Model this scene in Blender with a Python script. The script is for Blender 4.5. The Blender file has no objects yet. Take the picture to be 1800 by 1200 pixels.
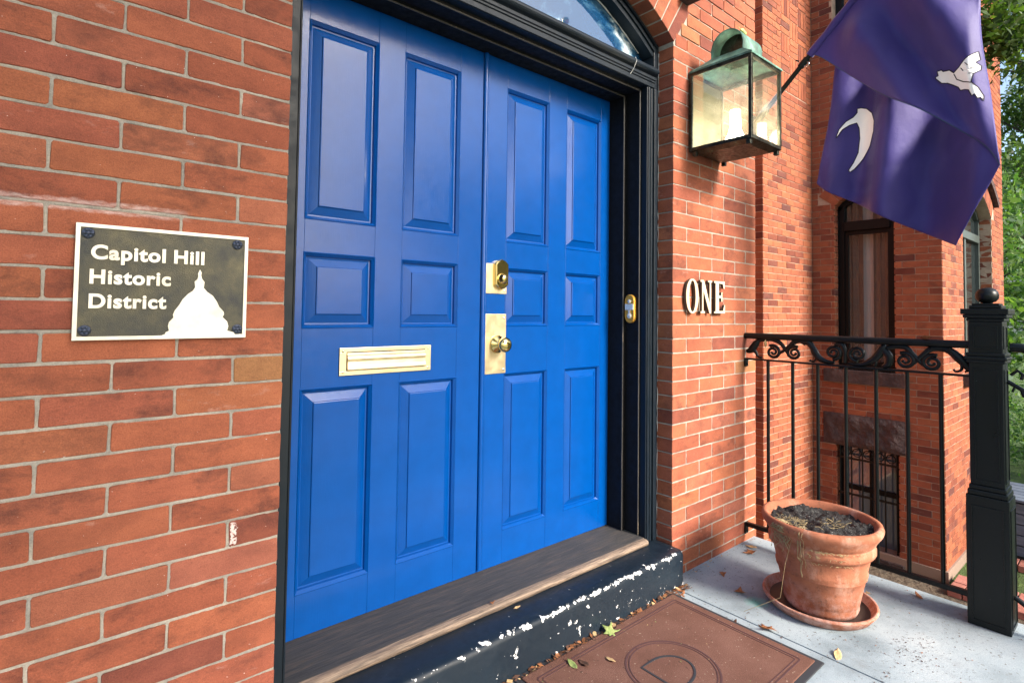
import bpy, bmesh, math, random
from mathutils import Vector, Matrix, noise
R = math.radians
rnd = random.Random(7)
scene = bpy.context.scene
COL = scene.collection

# ------------------------------------------------------------------ camera
cam_d = bpy.data.cameras.new('camera'); cam = bpy.data.objects.new('camera', cam_d); COL.objects.link(cam)
scene.camera = cam
F_PX, CY, YAW, PIT, ROL = 967.0, 511.03, 0.7004918, 0.0357030, 0.0136839
fw = Vector((math.sin(YAW)*math.cos(PIT), math.cos(YAW)*math.cos(PIT), math.sin(PIT)))
rt = Vector((math.cos(YAW), -math.sin(YAW), 0)); up = rt.cross(fw)
rr = rt*math.cos(ROL) + up*math.sin(ROL); ur = -rt*math.sin(ROL) + up*math.cos(ROL)
m = Matrix((rr, ur, -fw)).transposed().to_4x4(); m.translation = Vector((0, -1.4615, -0.01))
cam.matrix_world = m
cam_d.sensor_width = 36; cam_d.lens = F_PX/1800*36
cam_d.shift_y = -(600-CY)/1800
cam_d.clip_start = .05; cam_d.clip_end = 1000

# ------------------------------------------------------------------ world, sun, exposure
SUN_DIR = Vector((.13, -.84, .52)).normalized()          # from the scene towards the sun
w = bpy.data.worlds.new('World'); scene.world = w; w.use_nodes = True
nt = w.node_tree; nt.nodes.clear()
sky = nt.nodes.new('ShaderNodeTexSky'); sky.sky_type = 'NISHITA'; sky.sun_disc = False
sky.sun_elevation = math.asin(SUN_DIR.z); sky.sun_rotation = math.atan2(SUN_DIR.x, SUN_DIR.y)
sky.air_density = 1.0; sky.dust_density = 2.6; sky.ozone_density = 1.0
bg = nt.nodes.new('ShaderNodeBackground'); bg.inputs[1].default_value = .095
wo = nt.nodes.new('ShaderNodeOutputWorld')
nt.links.new(sky.outputs[0], bg.inputs[0]); nt.links.new(bg.outputs[0], wo.inputs[0])
sd = bpy.data.lights.new('sun', 'SUN'); sd.energy = 2.9; sd.angle = R(16); sd.color = (1, .92, .82)
so = bpy.data.objects.new('sun', sd); COL.objects.link(so)
so.rotation_euler = SUN_DIR.to_track_quat('Z', 'Y').to_euler(); so.location = SUN_DIR*20
scene.view_settings.view_transform = 'Standard'; scene.view_settings.look = 'None'
scene.view_settings.exposure = 1.92; scene.view_settings.gamma = 1
scene.render.engine = 'CYCLES'
scene.cycles.max_bounces = 8; scene.cycles.transparent_max_bounces = 24

# ------------------------------------------------------------------ helpers
def tag(o, label=None, cat=None, group=None, kind=None):
    if label: o['label'] = label
    if cat: o['category'] = cat
    if group: o['group'] = group
    if kind: o['kind'] = kind
    return o
def thing(name, label, cat, loc=(0, 0, 0), rotz=0, group=None):
    o = bpy.data.objects.new(name, None); COL.objects.link(o); o.location = loc; o.rotation_euler = (0, 0, rotz)
    o.empty_display_size = .1
    return tag(o, label, cat, group)
def link(name, me, mat=None, parent=None, smooth=False):
    if mat is not None and len(me.materials) == 0: me.materials.append(mat)
    if smooth:
        for p in me.polygons: p.use_smooth = True
    o = bpy.data.objects.new(name, me); COL.objects.link(o)
    if parent: o.parent = parent
    return o
class MB:
    def __init__(s): s.v = []; s.f = []; s.s = []
    def add(s, vs, fs, smooth=False):
        b = len(s.v); s.v += [tuple(v) for v in vs]; s.f += [tuple(i+b for i in f) for f in fs]; s.s += [smooth]*len(fs)
    def box(s, x0, x1, y0, y1, z0, z1, b=0.0):
        if x0 > x1: x0, x1 = x1, x0
        if y0 > y1: y0, y1 = y1, y0
        if z0 > z1: z0, z1 = z1, z0
        if b <= 0:
            s.add([(x, y, z) for x in (x0, x1) for y in (y0, y1) for z in (z0, z1)],
                  [(0, 1, 3, 2), (4, 6, 7, 5), (0, 4, 5, 1), (2, 3, 7, 6), (0, 2, 6, 4), (1, 5, 7, 3)])
            return
        bm = bmesh.new(); bmesh.ops.create_cube(bm, size=1)
        for v in bm.verts: v.co = Vector(((x0+x1)/2+v.co.x*(x1-x0), (y0+y1)/2+v.co.y*(y1-y0), (z0+z1)/2+v.co.z*(z1-z0)))
        bmesh.ops.bevel(bm, geom=bm.edges[:], offset=b, segments=2, profile=.6, affect='EDGES')
        bm.verts.index_update()
        s.add([v.co for v in bm.verts], [[v.index for v in f.verts] for f in bm.faces]); bm.free()
    def tube(s, pts, rad, n=10, caps=True, sq=None):
        pts = [Vector(p) for p in pts]
        if not hasattr(rad, '__len__'): rad = [rad]*len(pts)
        ref = None; rings = []
        for i, p in enumerate(pts):
            t = (pts[min(i+1, len(pts)-1)]-pts[max(i-1, 0)]).normalized()
            if ref is None: ref = Vector((0, 0, 1)) if abs(t.z) < .9 else Vector((1, 0, 0))
            a = (ref-t*ref.dot(t)).normalized(); ref = a; b_ = t.cross(a)
            sx = sq or (1, 1)
            rings.append([p+(a*math.cos(2*math.pi*k/n)*sx[0]+b_*math.sin(2*math.pi*k/n)*sx[1])*rad[i] for k in range(n)])
        vs = [v for r_ in rings for v in r_]; fs = []
        for i in range(len(rings)-1):
            for k in range(n): fs.append((i*n+k, i*n+(k+1) % n, (i+1)*n+(k+1) % n, (i+1)*n+k))
        s.add(vs, fs, True)
        if caps: s.add(rings[0], [tuple(range(n-1, -1, -1))]); s.add(rings[-1], [tuple(range(n))])
    def lathe(s, prof, cx=0, cy=0, cz=0, n=32, axis='z', jit=0):
        vs = []; fs = []
        for (r_, h) in prof:
            for k in range(n):
                a = 2*math.pi*k/n
                c_, s_ = r_*math.cos(a), r_*math.sin(a)
                vs.append({'z': (cx+c_, cy+s_, cz+h), 'y': (cx+c_, cy+h, cz+s_), 'x': (cx+h, cy+c_, cz+s_)}[axis])
        for i in range(len(prof)-1):
            for k in range(n): fs.append((i*n+k, i*n+(k+1) % n, (i+1)*n+(k+1) % n, (i+1)*n+k))
        s.add(vs, fs, True)
        if prof[0][0] > 1e-4: s.add(vs[:n], [tuple(range(n-1, -1, -1))])
        if prof[-1][0] > 1e-4: s.add(vs[-n:], [tuple(range(n))])
    def prism(s, poly, a0, a1, plane='xz'):
        # poly in a plane, swept along the third axis from a0 to a1
        def P(u, v, a): return {'xz': (u, a, v), 'yz': (a, u, v), 'xy': (u, v, a)}[plane]
        n = len(poly)
        s.add([P(u, v, a0) for u, v in poly]+[P(u, v, a1) for u, v in poly],
              [tuple(range(n)), tuple(range(2*n-1, n-1, -1))]+[(i, i+n, (i+1) % n+n, (i+1) % n) for i in range(n)])
    def mesh(s, name):
        me = bpy.data.meshes.new(name); me.from_pydata(s.v, [], s.f)
        me.polygons.foreach_set('use_smooth', s.s)
        bm = bmesh.new(); bm.from_mesh(me); bmesh.ops.recalc_face_normals(bm, faces=bm.faces[:]); bm.to_mesh(me); bm.free()
        me.update(); return me
    def build(s, name, mat, parent=None): return link(name, s.mesh(name), mat, parent)
def poly_mesh(name, pts3, cut=0):
    from mathutils.geometry import tessellate_polygon
    bm = bmesh.new(); vs = [bm.verts.new(p) for p in pts3]
    for t in tessellate_polygon([[Vector(p) for p in pts3]]):
        try: bm.faces.new([vs[k] for k in t])
        except ValueError: pass
    for i in range(cut): bmesh.ops.subdivide_edges(bm, edges=bm.edges[:], cuts=1, use_grid_fill=True)
    me = bpy.data.meshes.new(name); bm.to_mesh(me); bm.free(); return me

# ------------------------------------------------------------------ materials
def mat(name, col, rough=.5, metal=0, spec=.5, coat=0):
    m_ = bpy.data.materials.new(name); m_.use_nodes = True; b = m_.node_tree.nodes['Principled BSDF']
    b.inputs['Base Color'].default_value = (*col, 1); b.inputs['Roughness'].default_value = rough
    b.inputs['Metallic'].default_value = metal; b.inputs['Specular IOR Level'].default_value = spec
    b.inputs['Coat Weight'].default_value = coat; b.inputs['Coat Roughness'].default_value = .2 if coat < 1 else .03
    return m_
class N:
    """tiny node-writing helper"""
    def __init__(s, m_): s.t = m_.node_tree; s.b = s.t.nodes['Principled BSDF']
    def new(s, typ, **k):
        n = s.t.nodes.new(typ)
        for a, v in k.items(): setattr(n, a, v)
        return n
    def l(s, a, b): s.t.links.new(a, b)
    def coord(s, kind='Object'): return s.new('ShaderNodeTexCoord').outputs[kind]
    def mapped(s, src, scale, loc=None):
        n = s.new('ShaderNodeMapping'); n.inputs['Scale'].default_value = scale; s.l(src, n.inputs['Vector'])
        if loc is not None: s.l(loc, n.inputs['Location'])
        return n.outputs[0]
    def noise(s, vec, scale, detail=4, rough=.55, dist=0):
        n = s.new('ShaderNodeTexNoise'); s.l(vec, n.inputs['Vector'])
        n.inputs['Scale'].default_value = scale; n.inputs['Detail'].default_value = detail
        n.inputs['Roughness'].default_value = rough; n.inputs['Distortion'].default_value = dist
        return n.outputs['Fac']
    def ramp(s, fac, stops, interp='LINEAR'):
        n = s.new('ShaderNodeValToRGB'); n.color_ramp.interpolation = interp; e = n.color_ramp.elements
        while len(e) < len(stops): e.new(.5)
        for i, (p, c) in enumerate(stops):
            e[i].position = p; e[i].color = (*c, 1) if hasattr(c, '__len__') else (c, c, c, 1)
        s.l(fac, n.inputs[0]); return n.outputs[0]
    def mix(s, fac, a, b, mode='MIX'):
        n = s.new('ShaderNodeMix', data_type='RGBA', blend_type=mode)
        for v, i in ((fac, 0), (a, 6), (b, 7)):
            if hasattr(v, 'is_linked') or hasattr(v, 'links'): s.l(v, n.inputs[i])
            elif hasattr(v, '__len__'): n.inputs[i].default_value = (*v, 1)
            else: n.inputs[i].default_value = v
        return n.outputs[2]
    def math(s, op, a, b=None, c=None):
        n = s.new('ShaderNodeMath', operation=op)
        for i, v in enumerate((a, b, c)):
            if v is None: continue
            if isinstance(v, (int, float)): n.inputs[i].default_value = v
            else: s.l(v, n.inputs[i])
        return n.outputs[0]
    def bump(s, h, strength, dist=.002):
        n = s.new('ShaderNodeBump'); n.inputs['Strength'].default_value = strength; n.inputs['Distance'].default_value = dist
        s.l(h, n.inputs['Height']); s.l(n.outputs[0], s.b.inputs['Normal'])
    def color(s, c): s.l(c, s.b.inputs['Base Color'])
    def rough(s, c): s.l(c, s.b.inputs['Roughness'])

def brick_material(name, pal, dark=.55, blot=.60):
    m_ = mat(name, (.4, .1, .05), .82, spec=.25); n = N(m_)
    oi = n.new('ShaderNodeObjectInfo').outputs['Random']; ri = n.new('ShaderNodeNewGeometry').outputs['Random Per Island']
    r = n.math('FRACT', n.math('ADD', oi, n.math('MULTIPLY', ri, 3.7)))
    r2 = n.math('FRACT', n.math('MULTIPLY', r, 17.31)); r3 = n.math('FRACT', n.math('MULTIPLY', r, 71.7))
    base = n.mix(1, n.ramp(r, pal, 'LINEAR'), (1.0, 1.06, 1.18), 'MULTIPLY')
    cv = n.new('ShaderNodeCombineXYZ')
    for i, a in enumerate((37., 53., 91.)): n.l(n.math('MULTIPLY', r, a), cv.inputs[i])
    co = n.coord(); off = n.new('ShaderNodeVectorMath', operation='ADD'); n.l(co, off.inputs[0]); n.l(cv.outputs[0], off.inputs[1]); v = off.outputs[0]
    tone = n.noise(n.mapped(v, (7, 7, 11)), 1.0, 6, .65, .2)
    c = n.mix(n.ramp(tone, [(.3, 0), (.75, 1)]), n.mix(1, base, (.72, .68, .70), 'MULTIPLY'), n.mix(1, base, (1.16, 1.14, 1.10), 'MULTIPLY'))
    # dark fired blotches, streaked along the brick, only on some bricks
    bl = n.noise(n.mapped(v, (9, 9, 17)), 1.0, 9, .72, .25)
    amt = n.ramp(r2, [(.25, .25), (.85, 1)])
    thr = n.ramp(bl, [(.47, 0), (.66, 1)])
    c = n.mix(n.math('MULTIPLY', n.math('MULTIPLY', thr, amt), blot), c, (.045, .022, .022))
    # fine sand grain and pits
    g = n.noise(v, 420, 3, .7); c = n.mix(.55, c, n.ramp(g, [(.25, .25), (.7, 1.0)]), 'MULTIPLY')
    g2 = n.noise(n.mapped(v, (80, 80, 130)), 1, 7, .75)
    c = n.mix(n.ramp(g2, [(.56, 0), (.74, .6)]), c, n.mix(1, c, (.45, .38, .38), 'MULTIPLY'))
    # light lime bloom on a few
    wb = n.noise(n.mapped(v, (16, 16, 34)), 1, 6, .7)
    c = n.mix(n.math('MULTIPLY', n.ramp(wb, [(.60, 0), (.80, .55)]), n.ramp(r3, [(.5, 0), (1, 1)])), c, (.62, .45, .40))
    sp = n.noise(v, 160, 2, .5); c = n.mix(n.ramp(sp, [(.765, 0), (.79, .8)]), c, (.7, .6, .55))
    n.color(c)
    h = n.math('ADD', n.math('MULTIPLY', g2, 1.0), n.math('MULTIPLY', g, .5)); n.bump(h, .9, .0025)
    return m_
PAL = [(0, (.23, .066, .040)), (.10, (.36, .102, .050)), (.42, (.44, .132, .060)), (.62, (.38, .106, .058)), (.80, (.44, .142, .058)), (.95, (.42, .135, .078)), (.985, (.38, .12, .06)), (1, (.42, .20, .075))]
M_brick = brick_material('brick', PAL)
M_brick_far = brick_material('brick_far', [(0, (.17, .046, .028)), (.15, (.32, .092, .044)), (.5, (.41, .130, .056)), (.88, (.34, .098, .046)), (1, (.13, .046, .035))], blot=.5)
def mortar_material(name, a, b_):
    m_ = mat(name, a, .95, spec=.1); n = N(m_); v = n.coord()
    c = n.mix(n.ramp(n.noise(v, 9, 5, .65), [(.35, 0), (.65, 1)]), a, b_)
    c = n.mix(.5, c, n.ramp(n.noise(v, 300, 3, .7), [(.2, .35), (.7, 1)]), 'MULTIPLY'); n.color(c)
    n.bump(n.noise(v, 120, 5, .75), .8, .003); return m_
M_mortar = mortar_material('mortar', (.46, .41, .34), (.27, .25, .22))
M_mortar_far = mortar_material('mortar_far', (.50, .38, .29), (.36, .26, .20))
# white lime run on the wall below the upper courses: a stain with a shape of its own
def paint_material(name, col, rough, bump=.12, spec=.5, coat=0, grain=(300, 300, 18), wear=None, dust=.0):
    m_ = mat(name, col, rough, spec=spec, coat=coat); n = N(m_); v = n.coord()
    br = n.noise(n.mapped(v, grain), 1, 4, .6); lo = n.noise(v, 14, 3, .5)
    c = n.mix(n.ramp(lo, [(.3, 0), (.7, .35)]), col, tuple(min(1, x*1.35) for x in col))
    sp = n.noise(v, 130, 2, .5); c = n.mix(n.ramp(sp, [(.80, 0), (.815, .5)]), c, (.5, .55, .6))
    if wear:
        wn = n.noise(n.mapped(v, wear[0]), 1, 8, .7, .4); c = n.mix(n.ramp(wn, [(wear[1], 0), (wear[1]+.02, 1)]), c, wear[2])
    n.color(c)
    n.rough(n.ramp(n.noise(v, 30, 5, .6), [(.3, rough*.8), (.7, min(1, rough*1.35))]))
    n.bump(n.math('ADD', br, n.math('MULTIPLY', n.noise(v, 26, 2, .5), .5)), bump, .002); return m_
M_blue = paint_material('blue_door_paint', (0.0, .054, .250), .20, .22, spec=.30, coat=.25)
M_black = paint_material('black_trim_paint', (.004, .004, .005), .6, .10, spec=.25)
M_casing = paint_material('dark_casing_paint', (.005, .010, .016), .42, .12, spec=.28, grain=(260, 260, 12))
M_iron = paint_material('black_iron_paint', (.0025, .0045, .005), .34, .14, spec=.28, grain=(80, 80, 80))
M_brass = mat('polished_brass', (.80, .60, .24), .13, 1)
M_brass_dull = mat('brushed_brass', (.80, .66, .42), .38, 1)
n = N(M_brass_dull); v = n.coord(); n.bump(n.noise(n.mapped(v, (300, 300, 20)), 1, 3), .15, .001); n.rough(n.ramp(n.noise(v, 20, 4), [(.3, .3), (.7, .5)]))
M_chrome = mat('bright_white_metal', (.85, .84, .8), .12, 1)

# ------------------------------------------------------------------ bricks
P = .0655
BR_CACHE = {}
def brick_outline(L, H, rg, j=.0013, rc=.0036):
    x, z = L/2, H/2; q = lambda: rg.uniform(-j, j)
    pts = [(-x+rc, -z), (-x*.3, -z), (x*.35, -z), (x-rc, -z), (x, -z+rc), (x, z-rc), (x-rc, z), (x*.3, z), (-x*.35, z), (-x+rc, z), (-x, z-rc), (-x, -z+rc)]
    return [(a+q(), b+q()) for a, b in pts]
def brick_geo(L, H, rg, depth=.012, bev=.0014, mb=None, pos=(0, 0, 0), rot=0.0, quad=None):
    mb = mb or MB()
    pts = quad or brick_outline(L, H, rg); n_ = len(pts)
    sx = 1-2*bev/max(L, .01); sz = 1-2*bev/H
    cx = sum(p[0] for p in pts)/n_; cz = sum(p[1] for p in pts)/n_
    rings = [[(cx+(a-cx)*sx, -0.0+rg.uniform(-.0004, .0004), cz+(b-cz)*sz) for a, b in pts], [(a, bev, b) for a, b in pts], [(a, depth, b) for a, b in pts]]
    vs = [p for r_ in rings for p in r_]
    c_, s_ = math.cos(rot), math.sin(rot)
    vs = [(pos[0]+x*c_-y*s_, pos[1]+x*s_+y*c_, pos[2]+z) for x, y, z in vs]
    fs = [tuple(range(n_))]+[(r_*n_+i, r_*n_+(i+1) % n_, (r_+1)*n_+(i+1) % n_, (r_+1)*n_+i) for r_ in range(2) for i in range(n_)]
    mb.add(vs, fs); return mb
def brick_mesh(L, H, depth, mat_, nvar=8):
    key = (round(L, 3), round(H, 3), depth, mat_.name)
    if key not in BR_CACHE:
        lst = []
        for k in range(nvar):
            me = brick_geo(L, H, random.Random(k*31+int(L*1000)), depth).mesh('brick'); me.materials.append(mat_); lst.append(me)
        BR_CACHE[key] = lst
    return rnd.choice(BR_CACHE[key])
def lay(parent, spans, mat_, limit=300, score=None, rot=0.0, place=None, depth=.014, H=None, jy=.0009):
    """spans: list of (x centre, z centre, length) in the wall's own plane; place maps them to the parent's space"""
    H = H or (P-.0068)
    spans = sorted(spans, key=score) if score else spans
    st = MB(); k = 0
    for (x, z, L) in spans:
        L = round(L, 3)
        px, py, pz = place(x, z)
        if k < limit:
            o = link('brick', brick_mesh(L, H, depth, mat_), None, parent); o.location = (px, py, pz)
            o.location += Vector((math.sin(rot), -math.cos(rot), 0))*rnd.uniform(-jy, jy)
            o.rotation_euler = (0, rnd.uniform(-.0022, .0022), rot); k += 1
        else: brick_geo(L, H, rnd, depth, mb=st, pos=(px, py, pz), rot=rot)
    if st.v:
        o = st.build('brickwork', mat_, parent); tag(o, kind='stuff')
def course_joints(x0, x1, anchor, module, half):
    """running bond joints: anchor is the fixed end (a brick end), half shifts the course"""
    xs = [anchor]; step = -module if anchor == x1 else module
    x = anchor+(step/2 if half else step)
    while (x > x0+.03 if step < 0 else x < x1-.03): xs.append(x); x += step
    xs.append(x0 if step < 0 else x1)
    xs = sorted(xs); return [((a+b)/2, b-a-.0068) for a, b in zip(xs, xs[1:])]

# ------------------------------------------------------------------ stains that belong to the front wall (world positions)
n = N(M_brick); geo = n.new('ShaderNodeNewGeometry'); sp = n.new('ShaderNodeSeparateXYZ'); n.l(geo.outputs['Position'], sp.inputs[0])
src = n.b.inputs['Base Color'].links[0].from_socket
wob = n.math('MULTIPLY', n.math('SUBTRACT', n.noise(geo.outputs['Position'], 22, 6, .7), .5), .022)
def band(sock, lo, hi, soft):
    a = n.new('ShaderNodeMapRange'); a.inputs[1].default_value = lo-soft; a.inputs[2].default_value = lo+soft; n.l(sock, a.inputs[0])
    b = n.new('ShaderNodeMapRange'); b.inputs[1].default_value = hi-soft; b.inputs[2].default_value = hi+soft; b.inputs[3].default_value = 1; b.inputs[4].default_value = 0; n.l(sock, b.inputs[0])
    return n.math('MULTIPLY', a.outputs[0], b.outputs[0])
zz = n.math('ADD', sp.outputs['Z'], wob); xx = n.math('ADD', sp.outputs['X'], wob)
m1 = n.math('MULTIPLY', band(zz, .186, .209, .003), band(xx, -.6, .225, .03))
m1 = n.math('MULTIPLY', m1, n.ramp(n.noise(n.mapped(geo.outputs['Position'], (40, 40, 120)), 1, 5, .7), [(.35, .05), (.65, .6)]))
m2 = n.math('MULTIPLY', n.math('MULTIPLY', band(n.math('ADD', sp.outputs['Z'], n.math('MULTIPLY', wob, 2)), -.585, -.532, .002), band(n.math('ADD', sp.outputs['X'], n.math('MULTIPLY', wob, .5)), .354, .368, .001)), n.ramp(n.noise(geo.outputs['Position'], 160, 4, .6), [(.45, 0), (.5, .9)]))
yb = n.math('LESS_THAN', sp.outputs['Y'], .05)
n.color(n.mix(n.math('MULTIPLY', n.math('MAXIMUM', m1, m2), yb), src, (.74, .60, .56)))

GZ = -2.45      # garden level
LZ = -1.216     # landing level
XL, XR = .468, 2.204   # door opening in the brickwork
# ------------------------------------------------------------------ ground and street
def sheet(name, x0, x1, y0, y1, z, m_, kind='structure'):
    mb = MB(); mb.add([(x0, y0, z), (x1, y0, z), (x1, y1, z), (x0, y1, z)], [(0, 1, 2, 3)]); o = mb.build(name, m_); return tag(o, kind=kind)
M_soil = mat('soil', (.06, .045, .03), .95); n = N(M_soil); v = n.coord(); n.color(n.ramp(n.noise(v, 5, 8, .7), [(.3, (.035, .028, .02)), (.7, (.11, .08, .05))])); n.bump(n.noise(v, 18, 6), 1, .04)
M_grass = mat('grass', (.05, .10, .02), .9); n = N(M_grass); v = n.coord(); n.color(n.ramp(n.noise(v, 6, 8, .7), [(.3, (.03, .06, .012)), (.7, (.10, .17, .035))])); n.bump(n.noise(v, 60, 5), 1, .05)
M_asphalt = mat('asphalt', (.05, .05, .052), .85); n = N(M_asphalt); v = n.coord(); n.color(n.ramp(n.noise(v, 60, 4), [(.3, (.035, .035, .037)), (.7, (.075, .074, .072))]))
M_conc = mat('concrete', (.42, .44, .46), .85, spec=.3); n = N(M_conc); v = n.coord()
c = n.ramp(n.noise(v, 2.6, 7, .62), [(.30, (.17, .215, .24)), (.50, (.31, .37, .405)), (.72, (.41, .46, .485))])
c = n.mix(.55, c, n.ramp(n.noise(v, 260, 3, .7), [(.25, .5), (.7, 1)]), 'MULTIPLY')
g = n.noise(v, 75, 3, .6, .5); c = n.mix(n.ramp(g, [(.62, 0), (.69, .75)]), c, (.10, .09, .08))
g = n.noise(v, 7, 6, .75); c = n.mix(n.ramp(g, [(.56, 0), (.75, .45)]), c, (.17, .17, .17))
geo = n.new('ShaderNodeNewGeometry').outputs['Position']     # green paint spill
dv = n.new('ShaderNodeVectorMath', operation='DISTANCE'); n.l(geo, dv.inputs[0]); dv.inputs[1].default_value = (2.315, -.335, LZ)
ds = n.math('ADD', dv.outputs['Value'], n.math('MULTIPLY', n.math('SUBTRACT', n.noise(geo, 22, 4, .6), .5), .09))
c = n.mix(n.ramp(ds, [(.01, .65), (.055, 0)]), c, (.05, .36, .27))
n.color(c); n.bump(n.noise(v, 220, 4, .7), .5, .003)
sheet('ground', -300, 400, -300, 300, GZ, M_grass)
sheet('garden_soil', 3.2, 6.3, -3, 1.3, GZ+.004, M_soil)
sheet('pavement', -60, 120, -9.2, -6.6, GZ+.012, M_conc)
sheet('road', -60, 120, -19, -9.5, GZ+.008, M_asphalt)
# landing
land = thing('landing', None, None); tag(land, kind='structure')
for x0, x1 in ((-1.8, 2.1425), (2.1480, 2.98)):
    mb = MB(); mb.box(x0, x1, -1.22, .32 if x0 < 0 else .05, LZ-.11, LZ, .004); mb.build('slab', M_conc, land)
mb = MB(); mb.box(-1.7, 2.93, -1.15, .3, GZ-.1, LZ-.111); mb.build('base', M_mortar_far, land)
st = thing('entrance_steps', None, None); tag(st, kind='structure')
for i in range(6):
    mb = MB(); mb.box(-1.8, 2.75, -1.225-.3*(i+1), -1.225-.3*i, GZ-.1, LZ-.176*(i+1), .004); mb.build('step', M_conc, st)

def mortar_grid(name, x0, x1, z0, z1, step, anchor, module, par, side):
    """uneven hand-struck mortar: proud along the joints, smeared a little over brick edges, deep behind the bricks"""
    nx = int((x1-x0)/step); nz_ = int((z1-z0)/step); vs = []; nf = noise.noise
    for j in range(nz_+1):
        z = z0+(z1-z0)*j/nz_; k = math.floor(z/P); dz = abs(z-round(z/P)*P); off_ = (k % 2 == 1)
        for i in range(nx+1):
            x = x0+(x1-x0)*i/nx
            t = (anchor-x if side < 0 else x-anchor)-(module/2 if off_ else 0); dx = abs(t-round(t/module)*module); d = min(dz, dx)
            if d > .0085: vs.append((x, .0105, z)); continue
            y = .0011+.0022*nf(Vector((x*30, 7, z*30)))+.0014*nf(Vector((x*110, 3, z*110)))
            if d > .0034: y += (d-.0034)*1.35
            vs.append((x, y, z))
    me = bpy.data.meshes.new(name); w_ = nx+1
    me.from_pydata(vs, [], [(j*w_+i, j*w_+i+1, (j+1)*w_+i+1, (j+1)*w_+i) for j in range(nz_) for i in range(nx)]); me.materials.append(M_mortar)
    o = link(name, me, None, par); tag(o, kind='stuff'); return o

# ------------------------------------------------------------------ brick front, left of the door
zrow = lambda k: (k+.5)*P
front = lambda x, z: (x, 0, z)
wl = thing('brick_wall', 'red brick wall with pale mortar left of the blue doors, carrying the bronze plaque', 'brick wall')
mb = MB(); mb.box(-1.6, XL-.004, .0045, .4, LZ-.02, 2.6); mb.build('mortar', M_mortar, wl)
mortar_grid('pointing', -.35, XL-.003, LZ, 1.04, .0032, XL, .2385, wl, -1)
sp_ = []; corner = []
for k in range(-19, 39):
    for (cx, L) in course_joints(-1.6, XL, XL, .2385, k % 2 == 1):
        if abs(cx+L/2-XL) < .02: corner.append((cx, zrow(k), L+.0031))
        else: sp_.append((cx, zrow(k), L))
# the end brick of every course is deep, so that the reveal shows brick ends
for cx, z, L in corner:
    o = link('brick', brick_mesh(L-.0008, P-.0056, .12, M_brick), None, wl); o.location = (cx+.0004, rnd.uniform(-.0008, .0008), z)
lay(wl, sp_, M_brick, 235, lambda s: max(abs(s[0]-.15)*1.2, abs(s[1]+.1)), 0, front)

# ------------------------------------------------------------------ pier right of the door, arch
AX, AZ, RI, RE = 1.335, .035, 1.505, 1.736
wr = thing('brick_pier', 'red brick pier between the blue doors and the iron railing, with brass letters and lantern', 'brick wall')
def arch_x(z, r=RE): return AX+math.sqrt(max(r*r-(z-AZ)**2, 0))
sprz = 1.262
mb = MB()
mb.add([(XR+.004, .0045, LZ-.02), (3.0-.003, .0045, LZ-.02), (3.0-.003, .0045, 2.6), (XR+.004, .0045, 2.6),
        (XR+.004, .4, LZ-.02), (3.0-.003, 1.3, LZ-.02), (3.0-.003, 1.3, 2.6), (XR+.004, .4, 2.6)],
       [(0, 1, 2, 3), (0, 4, 5, 1), (1, 5, 6, 2), (0, 3, 7, 4), (4, 7, 6, 5), (3, 2, 6, 7)])
mb.build('mortar', M_mortar, wr)
mortar_grid('pointing', XR+.002, 2.998, LZ, 1.25, .0038, XR, .228, wr, 1)
sp_ = []; stb = MB()
for k in range(-19, 39):
    z = zrow(k)
    x0 = XR
    if z > sprz: x0 = min(2.208+(z-sprz)*.69, 2.345) if z < 1.46 else arch_x(min(z, AZ+RE-.001), RE+.066 if z > 1.53 else RE+.003)
    if z > AZ+RE+.06: x0 = .47
    js = course_joints(XR, 3.0, XR, .228, k % 2 == 1)
    for (cx, L) in js:
        a, b = cx-L/2, cx+L/2
        if b < x0+.03: continue
        if a < x0-.001 and z > sprz:
            a = x0+.006; L = b-a; cx = (a+b)/2
        if abs(a-XR) < .012 and z < sprz:
            o = link('brick', brick_mesh(L+.0042, P-.0058, .086, M_brick), None, wr); o.location = (cx-.0021, rnd.uniform(-.0008, .0008), z)
        elif abs(b-3.0) < .012:
            o = link('brick', brick_mesh(L+.0042, P-.0058, .10, M_brick), None, wr); o.location = (cx+.0021, rnd.uniform(-.0008, .0008), z)
        else: sp_.append((cx, z, L))
lay(wr, sp_, M_brick, 200, lambda s: abs(s[1]), 0, front)
# outer side of the pier (towards the garden): joined
stb = MB()
for k in range(-38, 39):
    for (cx, L) in course_joints(.11, 1.3, 1.3, .21, k % 2 == 0): brick_geo(L, P-.0060, rnd, .012, mb=stb, pos=(3.0, cx, zrow(k)), rot=R(90))
tag(stb.build('brickwork', M_brick_far, wr), kind='stuff')
# arch ring
ar = thing('brick_arch', 'segmental arch of upright red bricks over the blue doorway', 'arch')
th0 = math.asin((XR+.006-AX)/RI); NV = 30
mbm = MB(); pts = []
for i in range(41):
    t = -th0+2*th0*i/40; pts.append((AX+(RE-.002)*math.sin(t), AZ+(RE-.002)*math.cos(t)))
for i in range(40, -1, -1):
    t = -th0+2*th0*i/40; pts.append((AX+(RI+.004)*math.sin(t), AZ+(RI+.004)*math.cos(t)))
nn = 41
vs = [(x, y, z) for y in (.0025, .30) for x, z in pts]; fs = []
for i in range(nn-1):
    a, b, c_, d = i, i+1, 2*nn-2-i, 2*nn-1-i
    fs += [(a, b, c_, d), (a+2*nn, d+2*nn, c_+2*nn, b+2*nn), (d, c_, c_+2*nn, d+2*nn), (a, a+2*nn, b+2*nn, b)]
mbm.add(vs, fs); mbm.build('mortar', M_mortar, ar)
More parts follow.
